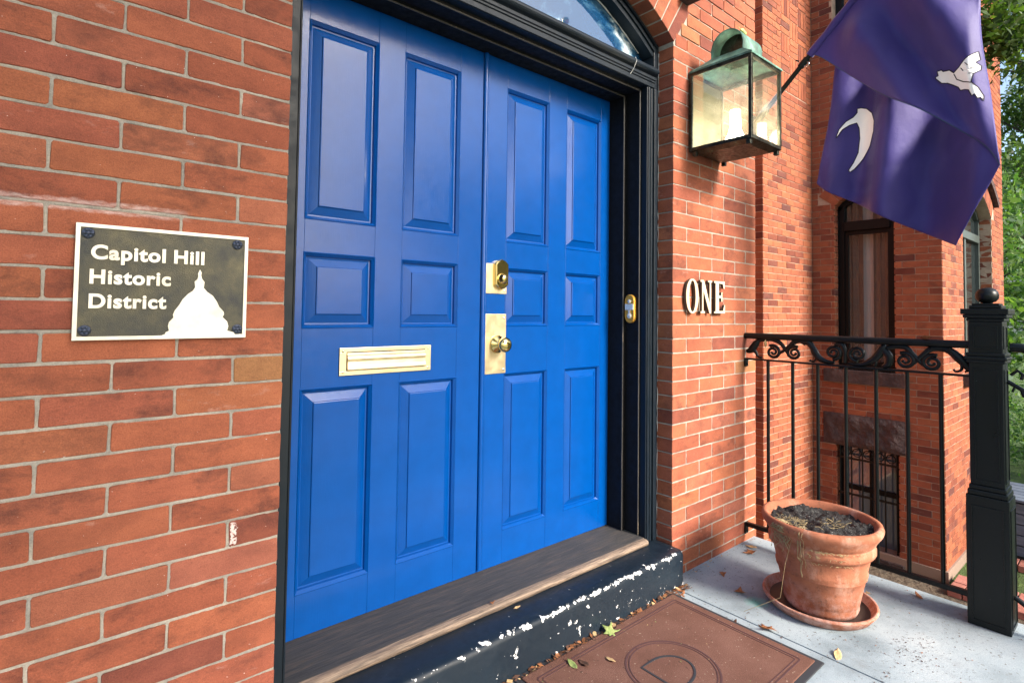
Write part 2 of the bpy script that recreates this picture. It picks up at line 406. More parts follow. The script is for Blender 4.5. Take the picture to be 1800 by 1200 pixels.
for i in range(NV):
    t0 = -th0+2*th0*(i+.5)/NV; dt = th0/NV
    hi = (RI)*dt-.0035; ho = RE*dt-.0035; j = lambda: rnd.uniform(-.001, .001)
    zc = (RI+RE)/2; h2 = (RE-RI)/2-.003
    q = [(-hi+j(), -h2), (-hi*.3, -h2+j()), (hi*.3, -h2+j()), (hi+j(), -h2), ((hi+ho)/2+j(), 0), (ho+j(), h2), (ho*.3, h2+j()), (-ho*.3, h2+j()), (-ho+j(), h2), (-(hi+ho)/2+j(), 0)]
    me = brick_geo(2*ho, 2*h2, rnd, .085, quad=q).mesh('brick'); me.materials.append(M_brick)
    o = link('brick', me, None, ar); o.location = (AX+zc*math.sin(t0), rnd.uniform(-.001, .001), AZ+zc*math.cos(t0)); o.rotation_euler = (0, t0, 0)
    me2 = brick_geo(2*hi, .12, rnd, .1, quad=[(-hi, -.004), (hi, -.004), (hi, .05), (-hi, .05)]).mesh('brick'); me2.materials.append(M_brick)
    o = link('brick', me2, None, ar); o.location = (AX+(RI+.004)*math.sin(t0), .094, AZ+(RI+.004)*math.cos(t0)); o.rotation_euler = (0, t0, 0)
M_brown = mat('brownstone', (.12, .065, .05), .9, spec=.2); n = N(M_brown); v = n.coord()
n.color(n.ramp(n.noise(v, 9, 8, .68), [(.3, (.045, .034, .036)), (.55, (.085, .060, .058)), (.75, (.13, .092, .085))])); n.bump(n.math('ADD', n.noise(v, 22, 8, .6), n.math('MULTIPLY', n.noise(v, 140, 4, .7), .2)), 1, .03)
mb = MB(); tm = R(32.6); prof = [(RE+.004, .01), (RE+.004, -.03), (RE+.02, -.05), (RE+.05, -.055), (RE+.062, -.035), (RE+.062, .01)]
rings = []
for i in range(49):
    t = -tm+2*tm*i/48; rings.append([(AX+r_*math.sin(t), y, AZ+r_*math.cos(t)) for r_, y in prof])
mb.add([p for r_ in rings for p in r_], [(i*6+k, i*6+(k+1) % 6, (i+1)*6+(k+1) % 6, (i+1)*6+k) for i in range(48) for k in range(6)])
mb.add(rings[0], [(0, 1, 2, 3, 4, 5)]); mb.add(rings[-1], [(5, 4, 3, 2, 1, 0)])
for s_ in (-1, 1):
    x = AX+s_*(RE+.033)*math.sin(tm); z = AZ+(RE+.033)*math.cos(tm); mb.box(x-.042, x+.042, -.07, .008, z-.05, z+.03, .01)
mb.build('hood_mould', M_brown, ar)
mbm = MB(); mbm.box(XL-.02, XR+.2, .0024, .3, AZ+RE+.02, 2.6); mbm.build('wall_above', M_mortar, ar)
stb = MB()
for k in range(22, 39):
    z = zrow(k)
    for (cx, L) in course_joints(XL, XR+.1, XL, .228, k % 2 == 1):
        if math.hypot(cx-AX, z-.033-AZ) > RE+.09: brick_geo(L, P-.0060, rnd, .012, mb=stb, pos=(cx, 0, z))
tag(stb.build('brickwork', M_brick, ar), kind='stuff')

# ------------------------------------------------------------------ door frame
df = thing('door_frame', 'black painted wooden frame with arched transom window round the blue double doors', 'door frame', (AX, .2, -1.06)); OFF = Vector((-AX, -.2, 1.06))
def part(mb, name, m_, parent, off=None):
    o = mb.build(name, m_, parent)
    if off is not None:
        for v_ in o.data.vertices: v_.co += off
    return o
mb = MB()
def casing(x0, x1, s_):
    mb.box(x0, x1, .085, .12, -1.06, 1.05, .003)
    w_ = x1-x0
    for f0, f1, y in (((.06, .22, .079), (.34, .42, .081), (.55, .86, .076), (.90, .99, .082)) if s_ > 0 else ((.04, .14, .081),)):
        if s_ < 0: f0, f1 = 1-f1, 1-f0
        mb.box(x0+w_*f0, x0+w_*f1, y, .1, -1.058, 1.048, .003)
casing(2.118, 2.2025, 1); casing(.4695, .522, -1); part(mb, 'casing', M_casing, df, OFF)
mb = MB()
mb.box(2.113, 2.2, .1205, .20, -1.034, 1.1); mb.box(2.096, 2.2, .2005, .335, -1.034, 1.1)
mb.box(.472, .527, .1205, .20, -1.034, 1.1); mb.box(.472, .536, .2005, .335, -1.034, 1.1)
mb.box(.527, 2.113, .1205, .20, 1.038, 1.12); mb.box(.536, 2.096, .2005, .335, 1.029, 1.12)
part(mb, 'jamb', M_black, df, OFF)
M_edge = paint_material('rubbed_black_paint', (.05, .045, .04), .45, .2, wear=((200, 200, 9), .60, (.22, .17, .12)))
mb = MB()
for y, x, z in ((.122, 2.113, 1.038), (.202, 2.096, 1.029)):
    mb.tube([(x-.001, y, -1.034), (x-.001, y, z-.001)], .0035, 8); mb.tube([(.53, y, z-.001), (x-.001, y, z-.001)], .0035, 8)
part(mb, 'stop_bead', M_edge, df, OFF)
mb = MB()   # transom bar
pr_ = [(.16, 1.05), (.085, 1.05), (.080, 1.053), (.080, 1.072), (.075, 1.075), (.075, 1.082), (.070, 1.085), (.070, 1.098), (.064, 1.101)]
pr_ += [(.078-.028*math.sin(a), 1.122-.020*math.cos(a)) for a in [R(d) for d in range(20, 181, 20)]] + [(.16, 1.150)]
mb.prism(pr_, .5225, 2.166, 'yz'); mb.box(.4698, .5222, .082, .16, 1.0505, 1.27, .002); mb.box(2.1663, 2.2035, .082, .16, 1.0505, 1.27, .002)
part(mb, 'transom_bar', M_casing, df, OFF)
mb = MB()   # arched head of the frame
for ra, rb, y0 in ((RI-.072, RI-.002, .088), (RI-.05, RI-.036, .080), (RI-.022, RI-.010, .078)):
    vs = []; K = 48; ta = R(35.2)
    for i in range(K+1):
        t = -ta+2*ta*i/K
        for r_ in (ra, rb):
            for y in (y0, .15): vs.append((AX+r_*math.sin(t), y, AZ+r_*math.cos(t)))
    fs = []
    for i in range(K):
        a = i*4; fs += [(a, a+2, a+6, a+4), (a, a+4, a+5, a+1), (a+2, a+3, a+7, a+6)]
    fs += [(0, 1, 3, 2), (K*4, K*4+2, K*4+3, K*4+1)]
    mb.add(vs, fs)
part(mb, 'arched_casing', M_casing, df, OFF)
M_pane = mat('transom_glass', (.012, .02, .03), .04, spec=.9, coat=1); n = N(M_pane); v = n.coord()
sky_flecks = n.noise(n.mapped(v, (2.2, 2, 5)), 1, 7, .66, .6); n.color(n.ramp(sky_flecks, [(.50, (.008, .05, .13)), (.56, (.04, .12, .22)), (.61, (.45, .55, .62)), (.70, (.6, .68, .72))])); n.rough(n.ramp(sky_flecks, [(.5, .03), (.7, .5)]))  # reflected sky and its bright flecks are put into the pane's colour
pts = [(.47, .148, 1.13), (2.2, .148, 1.13)]
for i in range(33):
    t = R(35.2)-2*R(35.2)*i/32; pts.append((AX+(RI-.02)*math.sin(t), .148, AZ+(RI-.02)*math.cos(t)))
mb = MB(); mb.prism([(p[0], p[2]) for p in pts], .148, .154); part(mb, 'transom_pane', M_pane, df, OFF)
M_caulk = mat('white_flaking_caulk', (.62, .62, .6), .8)
mb = MB(); pp = []
for i in range(61):
    t = -R(33.5)+2*R(33.5)*i/60; r_ = RI-.074+rnd.uniform(-.002, .002); pp.append((AX+r_*math.sin(t), .143, AZ+r_*math.cos(t)))
mb.tube(pp, [rnd.uniform(.001, .0045) for _ in pp], 6); mb.tube([(.53+i*.04, .143, 1.149+rnd.uniform(-.001, .002)) for i in range(41)], [rnd.uniform(.0008, .003) for _ in range(41)], 5)
pp = [(2.2035+rnd.uniform(-.001, .001), .082+rnd.uniform(-.002, .002), -1.05+i*.03) for i in range(77)]
mb.tube(pp, [rnd.uniform(.0004, .0022) for _ in pp], 5)
mb.tube([(1.98, .05, 1.135), (1.985, .045, 1.12), (1.985, .06, 1.09), (1.975, .074, 1.062)], .0009, 5)
part(mb, 'caulk', M_caulk, df, OFF)
M_thresh = mat('weathered_threshold', (.16, .13, .11), .75); n = N(M_thresh); v = n.coord()
c = n.ramp(n.noise(n.mapped(v, (6, 70, 90)), 1, 10, .75, .4), [(.3, (.022, .023, .024)), (.52, (.055, .052, .050)), (.72, (.12, .085, .062))])
c = n.mix(.6, c, n.ramp(n.noise(n.mapped(v, (12, 320, 320)), 1, 4, .6), [(.3, .35), (.7, 1)]), 'MULTIPLY'); n.color(c); n.bump(n.noise(n.mapped(v, (10, 260, 260)), 1, 4), .5, .003)
M_worn = mat('bare_worn_wood', (.36, .25, .17), .7); n = N(M_worn); v = n.coord()
c = n.ramp(n.noise(n.mapped(v, (9, 160, 160)), 1, 8, .7, .4), [(.3, (.04, .030, .025)), (.5, (.16, .115, .085)), (.72, (.36, .26, .18))]); n.color(c); n.bump(n.noise(n.mapped(v, (10, 300, 300)), 1, 4), .7, .003)
mb = MB(); mb.box(.47, 2.112, .0865, .345, -1.075, -1.035, .002); part(mb, 'threshold', M_thresh, df, OFF)
mb = MB(); K = 60; vs = []
for i in range(K+1):
    x = .475+(2.108-.475)*i/K; w1 = .0012*noise.noise(Vector((x*9, 0, 0))); w2 = .0015*noise.noise(Vector((x*14, 5, 0)))
    for y, z in ((.0862, -1.0355), (.070+w1, -1.0362+w2*.5), (.060+w2, -1.0405+w1), (.0575+w1, -1.050+w2), (.061+w2, -1.0595), (.0862, -1.0598)): vs.append((x, y, z))
mb.add(vs, [(i*6+k, i*6+k+1, (i+1)*6+k+1, (i+1)*6+k) for i in range(K) for k in range(5)], True); mb.add(vs[:6], [(0, 1, 2, 3, 4, 5)]); mb.add(vs[-6:], [(5, 4, 3, 2, 1, 0)])
part(mb, 'threshold_nosing', M_worn, df, OFF)

# ------------------------------------------------------------------ doorstep
M_step = paint_material('chipped_dark_step_paint', (.005, .011, .019), .42, .2, spec=.35, grain=(70, 70, 70)); n = N(M_step)
src = n.b.inputs['Base Color'].links[0].from_socket; geo = n.new('ShaderNodeNewGeometry'); sp = n.new('ShaderNodeSeparateXYZ'); n.l(geo.outputs['Position'], sp.inputs[0]); pos = geo.outputs['Position']
def mr(sock, a, b, c_, d):
    q = n.new('ShaderNodeMapRange'); n.l(sock, q.inputs[0])
    for i, v_ in enumerate((a, b, c_, d)): q.inputs[i+1].default_value = v_
    return q.outputs[0]
edge = n.math('MULTIPLY', mr(sp.outputs['Z'], -1.085, -1.063, 0, 1), mr(sp.outputs['Y'], -.045, -.060, 0, 1))
edge = n.math('MULTIPLY', edge, mr(sp.outputs['X'], .9, 1.5, .55, 1))
facem = n.math('MULTIPLY', mr(sp.outputs['Y'], -.060, -.064, 0, .26), n.math('MULTIPLY', mr(sp.outputs['Z'], -1.10, -1.15, .35, 1), mr(sp.outputs['X'], .95, 1.5, .3, 1)))
nz = n.noise(pos, 34, 8, .66, .3)
mask = n.ramp(n.math('ADD', nz, n.math('MULTIPLY', n.math('MAXIMUM', edge, n.math('MULTIPLY', facem, .62)), .24)), [(.675, 0), (.685, 1)])
n.color(n.mix(mask, n.mix(n.math('MULTIPLY', facem, .8), src, (.030, .042, .055)), (.80, .80, .78)))
ds_ = MB(); K = 70; vs = []
prf = [(.0862, -1.0602), (-.02, -1.0612), (-.050, -1.063), (-.061, -1.069), (-.0655, -1.082), (-.066, -1.14), (-.067, LZ-.002)]
for i in range(K+1):
    x = .20+(2.19-.20)*i/K
    for k, (y, z) in enumerate(prf):
        j = .0022*noise.noise(Vector((x*7, k*3.1, 0)))+.0012*noise.noise(Vector((x*31, k*3.1, 4))); vs.append((x, y+(j if k else 0), z+(j*.6 if 0 < k < 6 else 0)))
q = len(prf)
ds_.add(vs, [(i*q+k, i*q+k+1, (i+1)*q+k+1, (i+1)*q+k) for i in range(K) for k in range(q-1)], True)
ds_.add(vs[:q]+[(.20, .0862, LZ)], [tuple(range(q+1))]); ds_.add(vs[-q:]+[(2.19, .0862, LZ)], [tuple(range(q, -1, -1))])
dso = ds_.build('doorstep', M_step); tag(dso, 'dark painted doorstep with white chips along its front edge below the wooden threshold', 'doorstep')
bmx = bmesh.new(); bmx.from_mesh(dso.data); bmesh.ops.remove_doubles(bmx, verts=bmx.verts[:], dist=1e-5); bmx.to_mesh(dso.data); bmx.free()

# ------------------------------------------------------------------ the two door leaves
YD = .29
ROWS = ((.274, .915), (-.074, .165), (-.900, -.268))
def make_leaf(x0, x1, cols, label, astragal, dup=None):
    t = thing('door', label, 'door', (x0, YD, -1.033), 0, 'leaves of the blue double door'); off = Vector((-x0, -YD, 1.033))
    mb = MB(); zb, zt = -1.033, 1.027; e = .0025
    xs = [x0, cols[0][0], cols[0][1], cols[1][0], cols[1][1], x1]
    for a, b in ((0, 1), (2, 3), (4, 5)): mb.box(xs[a], xs[b], YD, YD+.045, zb, zt, .0008)
    zs = [zb, ROWS[2][0], ROWS[2][1], ROWS[1][0], ROWS[1][1], ROWS[0][0], ROWS[0][1], zt]
    for c_ in cols:
        for a, b in ((0, 1), (2, 3), (4, 5), (6, 7)): mb.box(c_[0]+.0004, c_[1]-.0004, YD+.0003, YD+.045, zs[a], zs[b], .0008)
    part(mb, 'leaf_frame', M_blue, t, off)
    for c_ in cols:
        for (za, zc) in ROWS:
            mb = MB(); prof = [(-.004, .0012), (.0, -.0022), (.004, .002), (.009, .007), (.011, .016), (.015, .0165), (.042, .0045), (.0435, .0005), (.046, -.0005)]
            rings = [[(c_[0]+d, YD+y, za+d), (c_[1]-d, YD+y, za+d), (c_[1]-d, YD+y, zc-d), (c_[0]+d, YD+y, zc-d)] for d, y in prof]
            mb.add([p for r_ in rings for p in r_], [(i*4+k, i*4+(k+1) % 4, (i+1)*4+(k+1) % 4, (i+1)*4+k) for i in range(len(prof)-1) for k in range(4)])
            mb.add(rings[-1], [(0, 1, 2, 3)])
            me = mb.mesh('panel'); o = link('panel', me, M_blue, t)
            for v_ in me.vertices: v_.co += off
    if astragal:
        mb = MB(); mb.tube([(x0+.010, YD-.001, zb+.01), (x0+.010, YD-.001, zt)], .011, 12, sq=(1, .9)); mb.tube([(x0+.024, YD+.001, zb+.01), (x0+.024, YD+.001, zt)], .004, 8)
        part(mb, 'astragal', M_blue, t, off)
    return t, off
CL = ((.614, .856), (.960, 1.202)); CR = ((1.440, 1.682), (1.793, 2.030))
dl, offl = make_leaf(.538, 1.311, CL, 'left leaf of the blue panelled double door, with the brass mail slot', False)
dr, offr = make_leaf(1.3145, 2.094, CR, 'right leaf of the blue panelled double door, with the brass knob and deadbolt', True)
# mail slot
mb = MB(); a0, a1, b0, b1 = .737, 1.085, -.232, -.141; yf = YD-.006
for (x0, x1, z0, z1) in ((a0, a1, b1-.014, b1), (a0, a1, b0, b0+.014), (a0, a0+.024, b0+.014, b1-.014), (a1-.024, a1, b0+.014, b1-.014)): mb.box(x0, x1, yf, YD, z0, z1, .0012)
ms = part(mb, 'mail_slot', M_brass_dull, dl, offl)
mb = MB(); pf = [(YD-.0005, b1-.016), (yf-.001, b1-.017), (yf-.0015, b1-.024), (yf-.0055, b1-.028), (yf-.0068, b1-.036), (yf-.0052, b1-.046), (yf-.0060, b1-.058), (yf-.008, b0+.021), (yf-.007, b0+.0165), (YD-.0005, b0+.0145)]
mb.prism(pf, a0+.026, a1-.026, 'yz'); part(mb, 'flap', M_brass_dull, ms, offl)
for x in (a0+.012, a1-.012):
    for z in (b0+.011, b1-.011):
        mb = MB(); mb.lathe([(.0045, 0), (.0045, -.001), (.003, -.002), (0, -.0022)], x, yf, z, 12, 'y'); part(mb, 'screw', M_brass_dull, ms, offl)
# lock plates, deadbolt, knob
def plate(z0, z1, screws):
    mb = MB(); mb.box(1.338, 1.445, YD-.003, YD, z0, z1, .0012); pl = part(mb, 'lock_plate', M_brass_dull, dr, offr)
    for x, z in screws:
        mb = MB(); mb.lathe([(.005, 0), (.005, -.001), (.003, -.0025), (0, -.003)], x, YD-.003, z, 12, 'y'); part(mb, 'screw', M_chrome, pl, offr)
plate(.057, .178, ((1.433, .071),)); plate(-.266, -.025, ((1.433, -.040), (1.433, -.250)))
mb = MB(); cx, cz, hw, hh = 1.408, .136, .034, .056
def arched(hw, hh, r_=.012): return [(cx-hw, cz-hh+r_), (cx-hw*.55, cz-hh), (cx, cz-hh-.006), (cx+hw*.55, cz-hh), (cx+hw, cz-hh+r_), (cx+hw, cz+hh-r_), (cx+hw*.55, cz+hh), (cx, cz+hh+.006), (cx-hw*.55, cz+hh), (cx-hw, cz+hh-r_)]
rings = []
for s_, y in ((1, YD-.003), (1, YD-.012), (.95, YD-.019), (.86, YD-.022)): rings.append([(x, y, z) for x, z in arched(hw*s_, hh*(1-(1-s_)*.6))])
mb.add([p for r_ in rings for p in r_], [(i*10+k, i*10+(k+1) % 10, (i+1)*10+(k+1) % 10, (i+1)*10+k) for i in range(3) for k in range(10)]); mb.add(rings[-1], [tuple(range(10))])
db = part(mb, 'deadbolt', M_brass, dr, offr)
mb = MB(); mb.lathe([(.021, 0), (.021, -.006), (.017, -.009), (.016, -.017), (.013, -.020), (0, -.0205)], 1.408, YD-.021, .118, 28, 'y'); mb.box(1.4065, 1.4095, YD-.0425, YD-.040, .110, .126); part(mb, 'lock_cylinder', M_brass, db, offr)
mb = MB(); mb.lathe([(.036, 0), (.037, -.004), (.034, -.009), (.024, -.012), (.020, -.018), (.0125, -.021), (.0115, -.030), (.015, -.034), (.024, -.038), (.029, -.045), (.0305, -.053), (.028, -.061), (.021, -.067), (.010, -.070), (0, -.0705)], 1.398, YD-.003, -.147, 40, 'y')
part(mb, 'door_knob', M_brass, dr, offr)

# brass oblong plate with a white figure on the right jamb
M_gold = mat('yellow_brass', (.72, .36, .05), .4, .45); M_whitem = mat('white_metal_figure', (.86, .82, .70), .3, .3)
bp = thing('brass_plate', 'small upright brass oblong with a pale figure fixed to the black door jamb', 'brass plate', (2.1, .165, .006))
def stadium(w_, h_, k=8): return [(w_*math.cos(a), (h_-w_)+w_*math.sin(a)) for a in [math.pi*i/k for i in range(k+1)]]+[(w_*math.cos(a), -(h_-w_)+w_*math.sin(a)) for a in [math.pi+math.pi*i/k for i in range(k+1)]]
mb = MB(); s0 = stadium(.0275, .067)
rings = [[(x, u*s_, v_*s_) for u, v_ in s0] for x, s_ in ((.012, 1), (-.001, 1), (-.004, .94), (-.004, .88), (-.002, .85))]; q = len(s0)
mb.add([p for r_ in rings for p in r_], [(i*q+k, i*q+(k+1) % q, (i+1)*q+(k+1) % q, (i+1)*q+k) for i in range(4) for k in range(q)]); mb.add(rings[-1], [tuple(range(q))]); mb.build('backplate', M_gold, bp)
mb = MB(); mb.lathe([(.010, 0), (.010, -.003), (.006, -.006), (0, -.007)], -.002, 0, .034, 20, 'x'); mb.box(-.007, -.001, -.024, .024, -.006, .022, .002)
mb.box(-.007, -.001, -.005, .005, -.032, -.006, .001); mb.lathe([(.0125, 0), (.0125, -.004), (.008, -.007), (0, -.008)], -.001, 0, -.034, 20, 'x'); mb.build('figure', M_whitem, bp)

# ------------------------------------------------------------------ bronze plaque
M_bronze = mat('dark_bronze_field', (.085, .085, .072), .38, .75); n = N(M_bronze); v = n.coord()
n.color(n.ramp(n.noise(v, 16, 6, .65), [(.3, (.035, .040, .045)), (.55, (.075, .072, .055)), (.75, (.13, .12, .075))])); n.bump(n.noise(v, 420, 3, .6), .8, .0015)
M_cream = mat('polished_pale_bronze', (.70, .67, .58), .42, .3); n = N(M_cream); v = n.coord(); n.color(n.ramp(n.noise(v, 12, 5, .6), [(.3, (.56, .51, .40)), (.6, (.76, .73, .65))]))
pq = thing('plaque', 'rectangular bronze plaque reading Capitol Hill Historic District with a pale dome silhouette', 'plaque', (.2052, -.001, -.084)); po = Vector((-.2052, .001, .084))
X0, X1, Z0, Z1 = .0395, .3720, -.0845, .1600
mb = MB(); mb.box(X0+.001, X1-.001, -.0105, -.001, Z0+.001, Z1-.001, .001); part(mb, 'backing', M_bronze, pq, po)
mb = MB(); bw = .0078
for a in ((X0, X1, Z0, Z0+bw), (X0, X1, Z1-bw, Z1), (X0, X0+bw, Z0+bw, Z1-bw), (X1-bw, X1, Z0+bw, Z1-bw)): mb.box(a[0], a[1], -.0135, -.002, a[2], a[3], .0006)
part(mb, 'border', M_cream, pq, po)
def text_mesh(body, x0, x1, base, cap, y, ext, bold):
    cu = bpy.data.curves.new('t', 'FONT'); cu.body = body; cu.offset = bold; cu.extrude = ext; cu.space_character = 1.10; cu.space_word = .8
    o = bpy.data.objects.new('t', cu); COL.objects.link(o); bpy.context.view_layer.update()
    me = bpy.data.meshes.new_from_object(o.evaluated_get(bpy.context.evaluated_depsgraph_get())); bpy.data.objects.remove(o); bpy.data.curves.remove(cu)
    xs = [v_.co.x for v_ in me.vertices]; a, b = min(xs), max(xs); sx = (x1-x0)/(b-a); sz = cap/.729
    for v_ in me.vertices: c_ = v_.co.copy(); v_.co = (x0+(c_.x-a)*sx, y-c_.z, base+c_.y*sz)
    return me
for body, x0, x1, base in (('Capitol Hill', .066, .2772, .0873), ('Historic', .065, .2113, .0355), ('District', .065, .2041, -.0160)):
    me = text_mesh(body, x0, x1, base, .0300, -.0115, .0018, .034); o = link('lettering', me, M_cream, pq)
    for v_ in me.vertices: v_.co += po
DOME = [(0.1951, -0.0775), (0.2037, -0.0736), (0.2047, -0.0698), (0.2112, -0.0661), (0.2087, -0.0558), (0.2106, -0.0468), (0.2191, -0.0365), (0.2178, -0.0301), (0.2209, -0.0211), (0.2294, -0.008), (0.2358, 0.0051), (0.2457, 0.0172), (0.2558, 0.0254), (0.2602, 0.0334), (0.2587, 0.0466), (0.2643, 0.0521), (0.266, 0.0589), (0.2651, 0.0654), (0.269, 0.075), (0.2725, 0.0685), (0.2718, 0.0618), (0.2737, 0.0539), (0.2793, 0.0462), (0.2778, 0.0328), (0.2852, 0.0237), (0.2975, 0.0147), (0.3064, 0.0014), (0.3116, -0.0107), (0.3218, -0.0227), (0.3227, -0.0282), (0.3197, -0.035), (0.3299, -0.0458), (0.3327, -0.0568), (0.3305, -0.0676), (0.3456, -0.0719), (0.347, -0.0765), (0.3623, -0.0777)]
mb = MB(); mb.prism(DOME, -.0132, -.009, 'xz'); part(mb, 'dome_silhouette', M_cream, pq, po)
M_ros = mat('dark_steel_rosette', (.09, .10, .13), .3, .8)
for x, z in ((.0600, .1400), (.3480, .1400), (.0600, -.0640), (.3530, -.0640)):
    mb = MB(); mb.lathe([(.0115, 0), (.0115, -.0015), (.010, -.003), (.004, -.003), (.0035, -.0045), (0, -.005)], x, -.0105, z, 24, 'y')
    for k in range(6):
        a = k*math.pi/3; mb.lathe([(.0036, 0), (.003, -.0018), (0, -.0026)], x+.0072*math.cos(a), -.0130, z+.0072*math.sin(a), 8, 'y')
    part(mb, 'rosette', M_ros, pq, po)

# ------------------------------------------------------------------ letters O N E
M_let = mat('pale_brass_letter', (.80, .70, .50), .36, .35)
M_letside = mat('letter_edge', (.05, .045, .035), .5)
def letter(polys, holes, label, x, z):
    o0 = thing('letter', label, 'letter', (x, -.002, z), 0, 'letters spelling the house number')
    mb = MB(); md = MB()
    for p_ in polys:
        mb.prism([(a-x, b-z) for a, b in p_], -.020, -.018, 'xz'); md.prism([(a-x, b-z) for a, b in p_], -.018, -.006, 'xz')
    for (oc, ic) in holes:
        q = len(oc)
        for tgt, ya, yb_ in ((mb, -.020, -.018), (md, -.018, -.006)):
            vs = [(a-x, ya, b-z) for a, b in oc]+[(a-x, ya, b-z) for a, b in ic]+[(a-x, yb_, b-z) for a, b in oc]+[(a-x, yb_, b-z) for a, b in ic]; fs = []
            for i in range(q):
                j = (i+1) % q; fs += [(i, j, q+j, q+i), (2*q+i, 3*q+i, 3*q+j, 2*q+j), (i, 2*q+i, 2*q+j, j), (q+i, q+j, 3*q+j, 3*q+i)]
            tgt.add(vs, fs)
    mb.build('face', M_let, o0); md.build('edge', M_letside, o0)
zb, zt = -.010, .150
ell = lambda cx, rx, rz: [(cx+rx*math.copysign(abs(math.cos(t))**.9, math.cos(t)), (zb+zt)/2+rz*math.sin(t)) for t in [2*math.pi*i/40 for i in range(40)]]
letter([], [(ell(2.333, .053, .082), ell(2.333, .028, .074))], 'pale brass letter O, first of the word ONE on the brick pier', 2.333, .07)
x0 = 2.404; x1 = 2.508; s = .009
letter([[(x0, zt), (x0+.030, zt), (x0+.082, zb+.045), (x0+.082, zt-s), (x0+.068, zt-s), (x0+.068, zt), (x1, zt), (x1, zt-s), (x1-.010, zt-s), (x1-.010, zb-.002), (x1-.022, zb-.002), (x0+.024, zt-.050), (x0+.024, zb+s), (x0+.038, zb+s), (x0+.038, zb), (x0, zb), (x0, zb+s), (x0+.013, zb+s), (x0+.013, zt-s), (x0, zt-s)]], [], 'pale brass letter N, middle of the word ONE on the brick pier', (x0+x1)/2, .07)
x0 = 2.528; x1 = 2.632; zm = .072
letter([[(x0, zt), (x1-.004, zt), (x1-.004, zt-.036), (x1-.012, zt-.036), (x1-.022, zt-.012), (x0+.044, zt-.011), (x0+.044, zm+.007), (x0+.066, zm+.007), (x0+.070, zm+.024), (x0+.077, zm+.024), (x0+.077, zm-.024), (x0+.070, zm-.024), (x0+.066, zm-.006), (x0+.044, zm-.006), (x0+.044, zb+.011), (x1-.018, zb+.012), (x1-.006, zb+.042), (x1, zb+.042), (x1-.002, zb), (x0, zb), (x0, zb+s), (x0+.014, zb+s), (x0+.014, zt-s), (x0, zt-s)]], [], 'pale brass letter E, last of the word ONE on the brick pier', (x0+x1)/2, .07)

# ------------------------------------------------------------------ lantern
M_pat = mat('green_patina_copper', (.13, .36, .28), .6, .2); n = N(M_pat); v = n.coord()
n.color(n.ramp(n.noise(n.mapped(v, (14, 14, 9)), 1, 7, .65, .3), [(.3, (.03, .05, .04)), (.50, (.07, .16, .125)), (.66, (.15, .33, .27)), (.8, (.26, .42, .36))])); n.bump(n.noise(v, 90, 5), .4, .002)
M_lb = mat('dark_bronze_bar', (.045, .045, .035), .35, .8); n = N(M_lb); v = n.coord(); n.color(n.ramp(n.noise(v, 24, 6, .7), [(.35, (.03, .028, .02)), (.6, (.07, .075, .055)), (.8, (.11, .24, .18))])); n.rough(n.ramp(n.noise(v, 60, 4), [(.3, .22), (.7, .55)]))
M_lamp = bpy.data.materials.new('dirty_lantern_glass'); M_lamp.use_nodes = True; t_ = M_lamp.node_tree; t_.nodes.clear()
o_ = t_.nodes.new('ShaderNodeOutputMaterial'); tr = t_.nodes.new('ShaderNodeBsdfTransparent'); gl = t_.nodes.new('ShaderNodeBsdfGlossy'); tl = t_.nodes.new('ShaderNodeBsdfTranslucent'); df_ = t_.nodes.new('ShaderNodeBsdfDiffuse')
tr.inputs[0].default_value = (.96, .95, .90, 1); gl.inputs['Roughness'].default_value = .03; tl.inputs[0].default_value = (.85, .80, .62, 1); df_.inputs[0].default_value = (.5, .48, .4, 1)
fr = t_.nodes.new('ShaderNodeFresnel'); fr.inputs[0].default_value = 1.6
nz = t_.nodes.new('ShaderNodeTexNoise'); tcn = t_.nodes.new('ShaderNodeTexCoord'); t_.links.new(tcn.outputs['Object'], nz.inputs['Vector']); nz.inputs['Scale'].default_value = 18; nz.inputs['Detail'].default_value = 6
rp = t_.nodes.new('ShaderNodeMapRange'); rp.inputs[1].default_value = .35; rp.inputs[2].default_value = .75; rp.inputs[3].default_value = .06; rp.inputs[4].default_value = .19; t_.links.new(nz.outputs[0], rp.inputs[0])
mx0 = t_.nodes.new('ShaderNodeMixShader'); mx0.inputs[0].default_value = .25; t_.links.new(tl.outputs[0], mx0.inputs[1]); t_.links.new(df_.outputs[0], mx0.inputs[2])
mx1 = t_.nodes.new('ShaderNodeMixShader'); t_.links.new(rp.outputs[0], mx1.inputs[0]); t_.links.new(tr.outputs[0], mx1.inputs[1]); t_.links.new(mx0.outputs[0], mx1.inputs[2])
mx2 = t_.nodes.new('ShaderNodeMixShader'); t_.links.new(fr.outputs[0], mx2.inputs[0]); t_.links.new(mx1.outputs[0], mx2.inputs[1]); t_.links.new(gl.outputs[0], mx2.inputs[2]); t_.links.new(mx2.outputs[0], o_.inputs[0])
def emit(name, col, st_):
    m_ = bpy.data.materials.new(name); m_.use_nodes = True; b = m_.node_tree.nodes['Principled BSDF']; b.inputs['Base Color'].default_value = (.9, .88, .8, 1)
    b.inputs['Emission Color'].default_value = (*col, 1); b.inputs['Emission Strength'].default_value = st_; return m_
LX0, LX1, LY0, LY1, LZ0, LZ1 = 2.333, 2.612, -.305, -.012, .760, 1.140
lc = Vector(((LX0+LX1)/2, 0, LZ0)); lo = -lc
lt = thing('wall_lantern', 'square lit wall lantern with a green patinated hood on the brick pier', 'lantern', lc)
mb = MB(); b_ = .0075
for x in (LX0, LX1):
    for y in (LY0, LY1): mb.box(x-b_, x+b_, y-b_, y+b_, LZ0, LZ1, .002)
